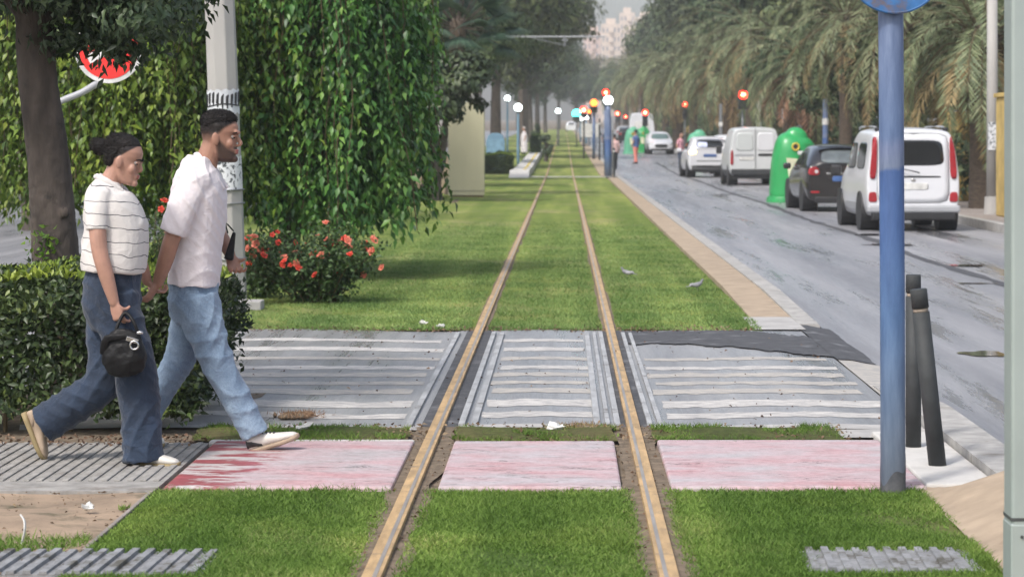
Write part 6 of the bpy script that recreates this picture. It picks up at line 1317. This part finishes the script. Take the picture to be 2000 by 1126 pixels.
signal(1160, 201, 145, 'amber glowing signal on a blue pole left of the largest globe lamp', lit='orange_on', lens_r=.17, s=1.2, lenses=2, m_pole=M['blue'], pr=.09)
signal(1183, 181, 104.5, 'red signal mounted above the largest globe lamp', lens_r=.14, s=1.0, lenses=2, m_pole=M['blue'], pr=.06)
signal(1140, 215, 200, 'small red signal left of the amber one', lens_r=.24, s=1.2, lenses=2)
signal(1126, 222, 205, 'turquoise lit signal leftmost of the cluster beyond the track', lit='cyan_on', lens_r=.26, s=1.3, lenses=2)
signal(1151, 218, 210, 'small amber signal just left of the blue pole cluster', lit='orange_on', lens_r=.16, s=1.0, lenses=2)
# posts right of the track
for (px, Yd, h, rad, mm, lab) in [(1199.5, 103, 1.12, .045, 'rubber', 'thin black bollard on the tan path beside the thick blue pole'), (1140.5, 150, 2.6, .05, 'lampdark', 'slim dark post left of the blue posts'), (1171, 141, 2.3, .05, 'lampdark', 'slim dark post between the two blue posts')]:
    r = empty('post', ((px-1101)/5000*Yd, Yd, gz(Yd)+.04), label=lab, cat='post'); b = MB(); b.loft([(0, 0, -.05), (0, 0, h-.06), (0, 0, h)], [rad, rad, rad*.6], side=(0, 1, 0), seg=14, n=1, cap='flat'); b.build('shaft', M[mm], r)
    b = MB(); b.loft([(0, 0, h*.86), (0, 0, h*.9)], [rad*1.15]*2, side=(0, 1, 0), seg=14, n=1, cap='flat'); b.build('band', M['plate'], r)
# notice boards beyond, seen as pale panels behind the posts
for (px, Yd, w_, h0, h1, mm, lab) in [(1152, 190, 1.3, .9, 1.9, 'plate', 'pale notice board on legs left of the blue posts'), (1191, 106, .32, 1.85, 2.45, 'cargrey', 'small grey box fixed behind the largest globe lamp pole')]:
    r = empty('notice_board', ((px-1101)/5000*Yd, Yd, gz(Yd)), label=lab, cat='notice board'); b = MB(); b.box((0, 0, (h0+h1)/2), (w_, .12, h1-h0)); b.build('panel', M[mm], r, bevel=.03)
    b = MB()
    for s in (-1, 1): b.cyl((s*w_*.38, 0, 0), (s*w_*.38, 0, h0+.05), .03)
    b.build('legs', M['slatbar'], r)
# beige ribbed pillar, cabinet, platform, box hedges
def pz(px, Yd): return (px-1101)/5000*Yd
r = empty('pillar', (pz(910, 68.6), 69, 0), label='tall beige upright slab standing in the grass left of the track', cat='pillar')
b = MB(); b.box((0, 0, 1.3), (.97, .5, 2.5)); b.build('slab', M['cream'], r, bevel=.012)
b = MB(); b.box((0, 0, .05), (.9, .46, .2)); b.build('plinth', M['earth'], r)
b = MB(); b.box((0, -.253, .17), (.975, .01, .012)); b.build('seam', M['greydark'], r)
r = empty('cabinet', (pz(968, 116), 116, gz(116)), label='blue grey round topped cabinet behind the box hedge', cat='cabinet')
b = MB(); pr_ = [(-.42, 0), (.42, 0), (.42, 1.35), (.33, 1.62), (.15, 1.72), (-.15, 1.72), (-.33, 1.62), (-.42, 1.35)]; b.add([(x, -.25, z) for x, z in pr_]+[(x, .25, z) for x, z in pr_], [tuple(range(8)), tuple(range(15, 7, -1))]+[(i, 8+i, 8+(i+1) % 8, (i+1) % 8) for i in range(8)]); b.build('shell', M['boxblue'], r, bevel=.02)
b = MB(); b.box((0, -.256, .85), (.7, .012, 1.2)); b.build('door', mat('cabinet_door', (.17, .3, .41), .6), r, bevel=.004)
r = empty('tram_platform', (0, 0, 0), label='low pale stone tram platform left of the track', cat='platform')
strip_box('slab', pz(1000, 103), pz(1034, 103), 103.5, 172, -.06, .28, M['white_slab']).parent = r
strip_box('warning_line', pz(1000, 103)+.42, pz(1000, 103)+.52, 103.6, 165, .2, .284, M['ringyellow']).parent = r
struct(sheet('platform_ramp', pz(996, 103), pz(1034, 103), 100.2, 103.5, .004, M['white_slab'], 2, 4, zf=lambda X, Y: .27*np.clip((Y-100.5)/3, 0, 1)))
hedge((pz(975, 112), 111.8, 0), 1.15, 3.6, .85, 9000, .07, 'clipped box hedge with a flat pale green top beside the platform', bare=.0, ragged=.03, ntop=.3)
hedge((pz(1046, 157), 157, gz(157)), .5, 5, 1.25, 3000, .12, 'dark clipped bush behind the person in white', bare=.0, ragged=.05, ntop=.05)
# dark trunks and vines beside the pillar, leafy branch over its top
r = empty('old_tree', (pz(848, 65), 65, 0), label='gnarled leaning trunk with ivy left of the beige pillar', cat='tree')
b = MB(); b.loft([(-.1, 0, -.1), (-.05, 0, .5), (.1, 0, 1.1), (-.1, 0, 1.8), (.1, 0, 3.2)], [.34, .24, .2, .2, .14], seg=14, n=5); b.loft([(.0, 0, .9), (.25, -.1, 1.5), (.3, 0, 2.4)], [.12, .1, .06], seg=10, n=4); b.loft([(.02, 0, 1.2), (-.4, 0, 1.7), (-.6, 0, 2.6)], [.12, .09, .06], seg=10, n=4); b.build('trunk', M['bark'], r, remesh=.04, relax=1, wrinkle=[(.08, .2)])
p, d, nn = crown_pts(3600, (1.25, 1.0, 1.0), K=26, spread=.36, shell=.5, seed=31); p += np.array([.45, -.9, 2.95]); k_ = p[:, 2] > 1.75+.5*rng.random(len(p)); leaf_mesh('crown', p[k_], d[k_], nn[k_], .2*(.7+.6*rng.random(k_.sum())), .11, L_DARK, r)
struct(blob_sheet('bare_soil_ring', pz(848, 65), 64.2, .75, 2.4, .006, M['earth'], seed=9))
# blue hoarding and pale planter wall behind the weeping tree foot
r = empty('planter', (pz(838, 72), 73, 0), label='pale brown low wall behind the gnarled trunk', cat='wall'); b = MB(); b.box((0, 0, .55), (1.1, .5, 1.2)); b.build('wall_block', M['pave_tan'], r, bevel=.02)
# overhead wire span
YC = 117; r = empty('wire_span', (0, YC, 0), label='thin grey crossbar for the tram wire high over the track', cat='crossbar'); zc = EYE+193*YC/5000
b = MB(); b.cyl((-4.2, 0, zc), (1.9, 0, zc), .035); b.build('crossbar', M['cargrey'], r); b = MB(); b.loft([(-4.2, 0, 0), (-4.2, 0, zc+1)], [.16, .11], side=(0, 1, 0), seg=12, n=1, cap='flat'); b.build('mast', M['steelpole'], r)
b = MB(); b.cyl((.05, 0, zc-.45), (.05, 0, zc), .05); b.box((.05, 0, zc-.15), (.3, .14, .1)); b.cyl((-1.6, 0, zc-.02), (.05, 0, zc-.4), .02); b.build('insulator', M['slatbar'], r)
# grey pole and yellow walls on the right pavement
r = empty('lamp_post', (pz(1938, 51), 51, .09), label='pale grey pole beside the nearest date palm on the right pavement', cat='pole'); b = MB(); b.loft([(0, 0, 0), (0, 0, 5.5)], [.12, .1], side=(0, 1, 0), seg=14, n=1, cap='flat'); smooth_side(b.build('shaft', M['steelpole'], r)); b = MB(); b.loft([(0, 0, .0), (0, 0, .35)], [.17, .15], side=(0, 1, 0), seg=14, n=1, cap='flat'); b.build('foot', M['steelpole'], r)
b = MB(); b.box((0, -.115, 1.55), (.2, .03, .55)); b.build('poster', m_post, r)
for (px, Yd, w_, h, lab, nx_) in [(1880, 62, .52, 2.05, 'narrow yellow wall pier left of the nearest date palm', 0), (1972, 49, .26, 2.3, 'yellow wall pier just left of the grey metal post at the right edge', 0)]:
    r = empty('yellow_pier', (pz(px, Yd), Yd, .09), label=lab, cat='wall'); b = MB(); b.box((0, 0, h/2), (w_, 1.6, h)); b.build('pier', M['yellowwall'], r, bevel=.03); b = MB(); b.box((0, 0, h+.04), (w_+.08, 1.68, .08)); b.build('coping', M['yellowwall'], r, bevel=.01)
for i, (px, Yd) in enumerate([(1612, 80), (1482, 96), (1645, 84), (1408, 125)]):
    r = empty('utility_pole', (7.9+.2*i, Yd, gz(Yd)+.09), label=['blue pole behind the black hatchback', 'white banded pole behind the panel van', 'slim pale pole right of the blue pole behind the black hatchback', 'slim grey pole behind the white crossover'][i], cat='pole')
    r.location.x = pz(px, Yd); b = MB(); b.loft([(0, 0, 0), (0, 0, [2.7, 2.9, 3.2, 3][i])], [.1, .08], side=(0, 1, 0), seg=12, n=1, cap='flat'); b.build('shaft', [M['blue'], M['steelpole'], M['steelpole'], M['slatbar']][i], r)
    b = MB(); b.loft([(0, 0, 1.9), (0, 0, 2.1)], [.105, .103], side=(0, 1, 0), seg=12, n=1, cap='flat'); b.build('band', M['plate'], r)
r = empty('garden_wall', (11.2, 0, 0), label='long yellow ochre garden wall behind the palms on the right pavement', cat='wall')
strip_box('wall_panel', -.15, .15, 40, 300, 0, 1.7, M['yellowwall'], step=6).parent = r
# shrubs that fill the strip before the garden wall
for i, (x, y, h) in enumerate([(10.2, 60, 1.6), (10.3, 70, 1.9), (10.1, 83, 1.7), (10.2, 97, 2.1), (10.0, 112, 1.8), (10.1, 130, 2.2), (9.9, 150, 2.0), (9.9, 175, 2.3), (9.8, 205, 2.4), (9.8, 240, 2.5)]):
    r = empty('shrub', (x, y, gz(y)+.09), label=f'dark rounded shrub, {side_words[i]} along the yellow garden wall', cat='shrub', group='shrubs along the garden wall')
    p, d, nn = crown_pts(2600, (1.5, 3.4, h*.6), K=26, spread=.35, shell=.5, seed=60+i, lowcut=-.9); p[:, 2] += h*.62; leaf_mesh('foliage', p, d, nn, .22*(.6+.8*rng.random(len(p))), .12, L_DARKAV, r)
    b = MB(); limbs(b, (0, 0, 0), (0, 0, h*.6), (1.2, 2.5, h*.5), 6, i, .05, .015); b.build('stems', M['twig'], r)
# small dark tree between lamp and track
for i, (px, Yd, h, lab) in enumerate([(1066, 140, .95, 'small dark leafy trunk left of the track beyond the platform'), (1046, 190, 1.2, 'low dark shrub farther along the left of the track')]):
    r = empty('small_tree', (pz(px, Yd), Yd, gz(Yd)), label=lab, cat='tree', group='small trees left of the track'); p, d, nn = crown_pts(1500, (.38, .5, .6), K=16, spread=.35, seed=80+i); p[:, 2] += h; leaf_mesh('crown', p, d, nn, .14, .08, L_DARK, r)
    b = MB(); b.loft([(0, 0, -.1), (.05, 0, h*.5), (0, 0, h)], [.14, .1, .06], seg=10, n=4); b.build('trunk', M['bark'], r, smooth=True)
# pigeons on the turf, litter
def pigeon(px, py, label, rz):
    Yd = EYE*5000/(py-265); r = empty('pigeon', (pz(px, Yd), Yd, .01), rz, label, 'pigeon', 'pigeons on the turf right of the track'); r.scale = (.62, .62, .62); pm = mat('pigeon_grey', (.2, .2, .22), .7, .3, 30)
    b = MB(); b.loft([(-.13, 0, .075), (-.05, 0, .085), (.03, 0, .1), (.075, 0, .125), (.095, 0, .16)], [(.012, .022), (.036, .036), (.042, .042), (.028, .026), (.017, .017)], side=(0, 1, 0), seg=12, n=4); b.ball((.105, 0, .175), (.02, .017, .018)); b.loft([(.115, 0, .173), (.142, 0, .165)], [.006, .002], seg=6, n=1); b.loft([(-.1, 0, .075), (-.2, 0, .06)], [(.008, .022), (.004, .026)], side=(0, 1, 0), seg=8, n=1)
    for s in (-1, 1): b.cyl((0, s*.018, .07), (.005, s*.02, .0), .004, .0035, seg=6)
    b.build('body', pm, r, remesh=.004, relax=1)
    b = MB()
    for s in (-1, 1): b.ball((-.045, s*.036, .09), (.075, .01, .028), Matrix.Rotation(.12, 3, 'Y'))
    b.build('wings', mat('wing_grey', (.3, .3, .32), .7, .3, 40), r, smooth=True)
pigeon(1225, 543, 'grey pigeon on the turf right of the right rail', R(160)); pigeon(1361, 568, 'grey pigeon near the tan path at the turf edge', R(20))
for i, (px, py, s, lab) in enumerate([(826, 636, .04, 'white scrap of litter at the far edge of the crossing, left one'), (862, 642, .035, 'white scrap of litter at the far edge of the crossing, right one'), (1085, 845, .045, 'crumpled white paper in the grass strip between the rails'), (590, 843, .035, 'pale scrap in the grass strip beside the shoe of the man'), (172, 1000, .03, 'pale stone on the sandy dirt'), (970, 1125, .0, '')]):
    if not s: continue
    Yd = EYE*5000/(py-265); b = MB(); r_ = np.random.default_rng(i); b.ball((0, 0, s*.4), (s, s*.7, s*.4), seg=9, rings=6); b.v = [tuple(np.array(v)*(1+.35*r_.normal())) for v in b.v]
    o = b.build('litter', M['plate']); o.location = (pz(px, Yd), Yd, .012); tag(o, lab, 'litter', 'bits of pale litter')
b = MB(); b.loft([(0, 0, 0), (.012, .0, .05), (.008, .02, .09), (-.01, .03, .115)], [(.004, .012), (.004, .014), (.004, .012), (.003, .006)], side=(0, 1, 0), seg=8, n=4)
o = b.build('white_peg', M['plate'], smooth=True); o.location = P(42, 1050, 10.35); o.location.z = .0; tag(o, 'curved white plastic strip sticking out of the sandy dirt at the left edge', 'litter')
# clods and dry tufts on the crossing
for i, (px, py, wx, lab) in enumerate([(585, 812, .13, 'dark clump of soil on the near zebra bar'), (1135, 836, .16, 'dry brown tuft in the grass strip between the rails')]):
    Yd = EYE*5000/(py-262); r = empty('soil_clump', (pz(px, Yd), Yd, 0), label=lab, cat='soil clump'); b = MB(); r_ = np.random.default_rng(i)
    for k in range(26): b.ball((r_.normal()*wx*.5, r_.normal()*.06, .008+.006*r_.random()), (.03*r_.random()+.012, .03, .012+.008*r_.random()), seg=7, rings=5)
    b.build('soil', soil, r, remesh=.007, relax=1)
    n0 = 500; p = np.stack([r_.normal(0, wx*.5, n0), r_.normal(0, .07, n0), np.full(n0, .01)], 1); dd = r_.normal(0, .8, (n0, 3)); dd[:, 2] = abs(dd[:, 2])*.7+.15; leaf_mesh('dry_stalks', p, dd, r_.normal(0, 1, (n0, 3)), .045, .004, L_DEAD, r)

# ---------------------------------------------------------------- far buildings and hills
def block(px0, px1, pyt, Yd, m_, label, floors=9, cols=5):
    x0, x1 = pz(px0, Yd), pz(px1, Yd); zt = EYE-(pyt-265)*Yd/5000; r = empty('apartment_building', ((x0+x1)/2, Yd, 0), label=label, cat='building', group='pale tower blocks at the end of the avenue')
    b = MB(); b.box((0, 8, zt/2), (x1-x0, 16, zt)); b.box((0, 8, zt+1), ((x1-x0)*.5, 8, 2.2)); b.build('walls', m_, r)
    W = x1-x0
    for f in range(floors):
        for c_ in range(cols):
            z = zt-2.2-f*3.2; x = -W/2+W*(c_+.5)/cols
            if c_ == cols//2: q = MB().box((x, -.6, z-.6), (W/cols*.8, 1.2, 1.0)); q.build('balcony', m_, r)
            else: MB().box((x, -.04, z), (W/cols*.42, .12, 1.5)).build('window', M['window'], r)
block(1175, 1212, 47, 900, M['building'], 'pale tower block left of the gap in the trees', 12, 5)
block(1211, 1240, 25, 960, M['building'], 'tallest pale tower block in the gap between the trees', 14, 4)
block(1238, 1290, 34, 930, M['building'], 'wide pale tower block at the right of the gap in the trees', 12, 6)
block(1140, 1178, 62, 940, M['building2'], 'lower pinkish block at the left of the gap in the trees', 10, 5)
# ---------------------------------------------------------------- the damp air of the avenue
HAZE = .00055
if HAZE:
    b = MB(); b.box((0, 640, 28), (1900, 1400, 59)); o = struct(b.build('haze', None)); o.data.materials.clear()
    hm = bpy.data.materials.new('haze_air'); hm.use_nodes = True; nt = hm.node_tree; nt.nodes.remove(nt.nodes['Principled BSDF'])
    pv = nt.nodes.new('ShaderNodeVolumePrincipled'); pv.inputs['Color'].default_value = (.96, .98, 1, 1); pv.inputs['Density'].default_value = HAZE; pv.inputs['Anisotropy'].default_value = .3
    nt.links.new(pv.outputs[0], nt.nodes['Material Output'].inputs['Volume']); o.data.materials.append(hm); tag(o, 'pale damp haze filling the avenue', 'haze', kind='stuff')
    scene.cycles.volume_step_rate = 1.0
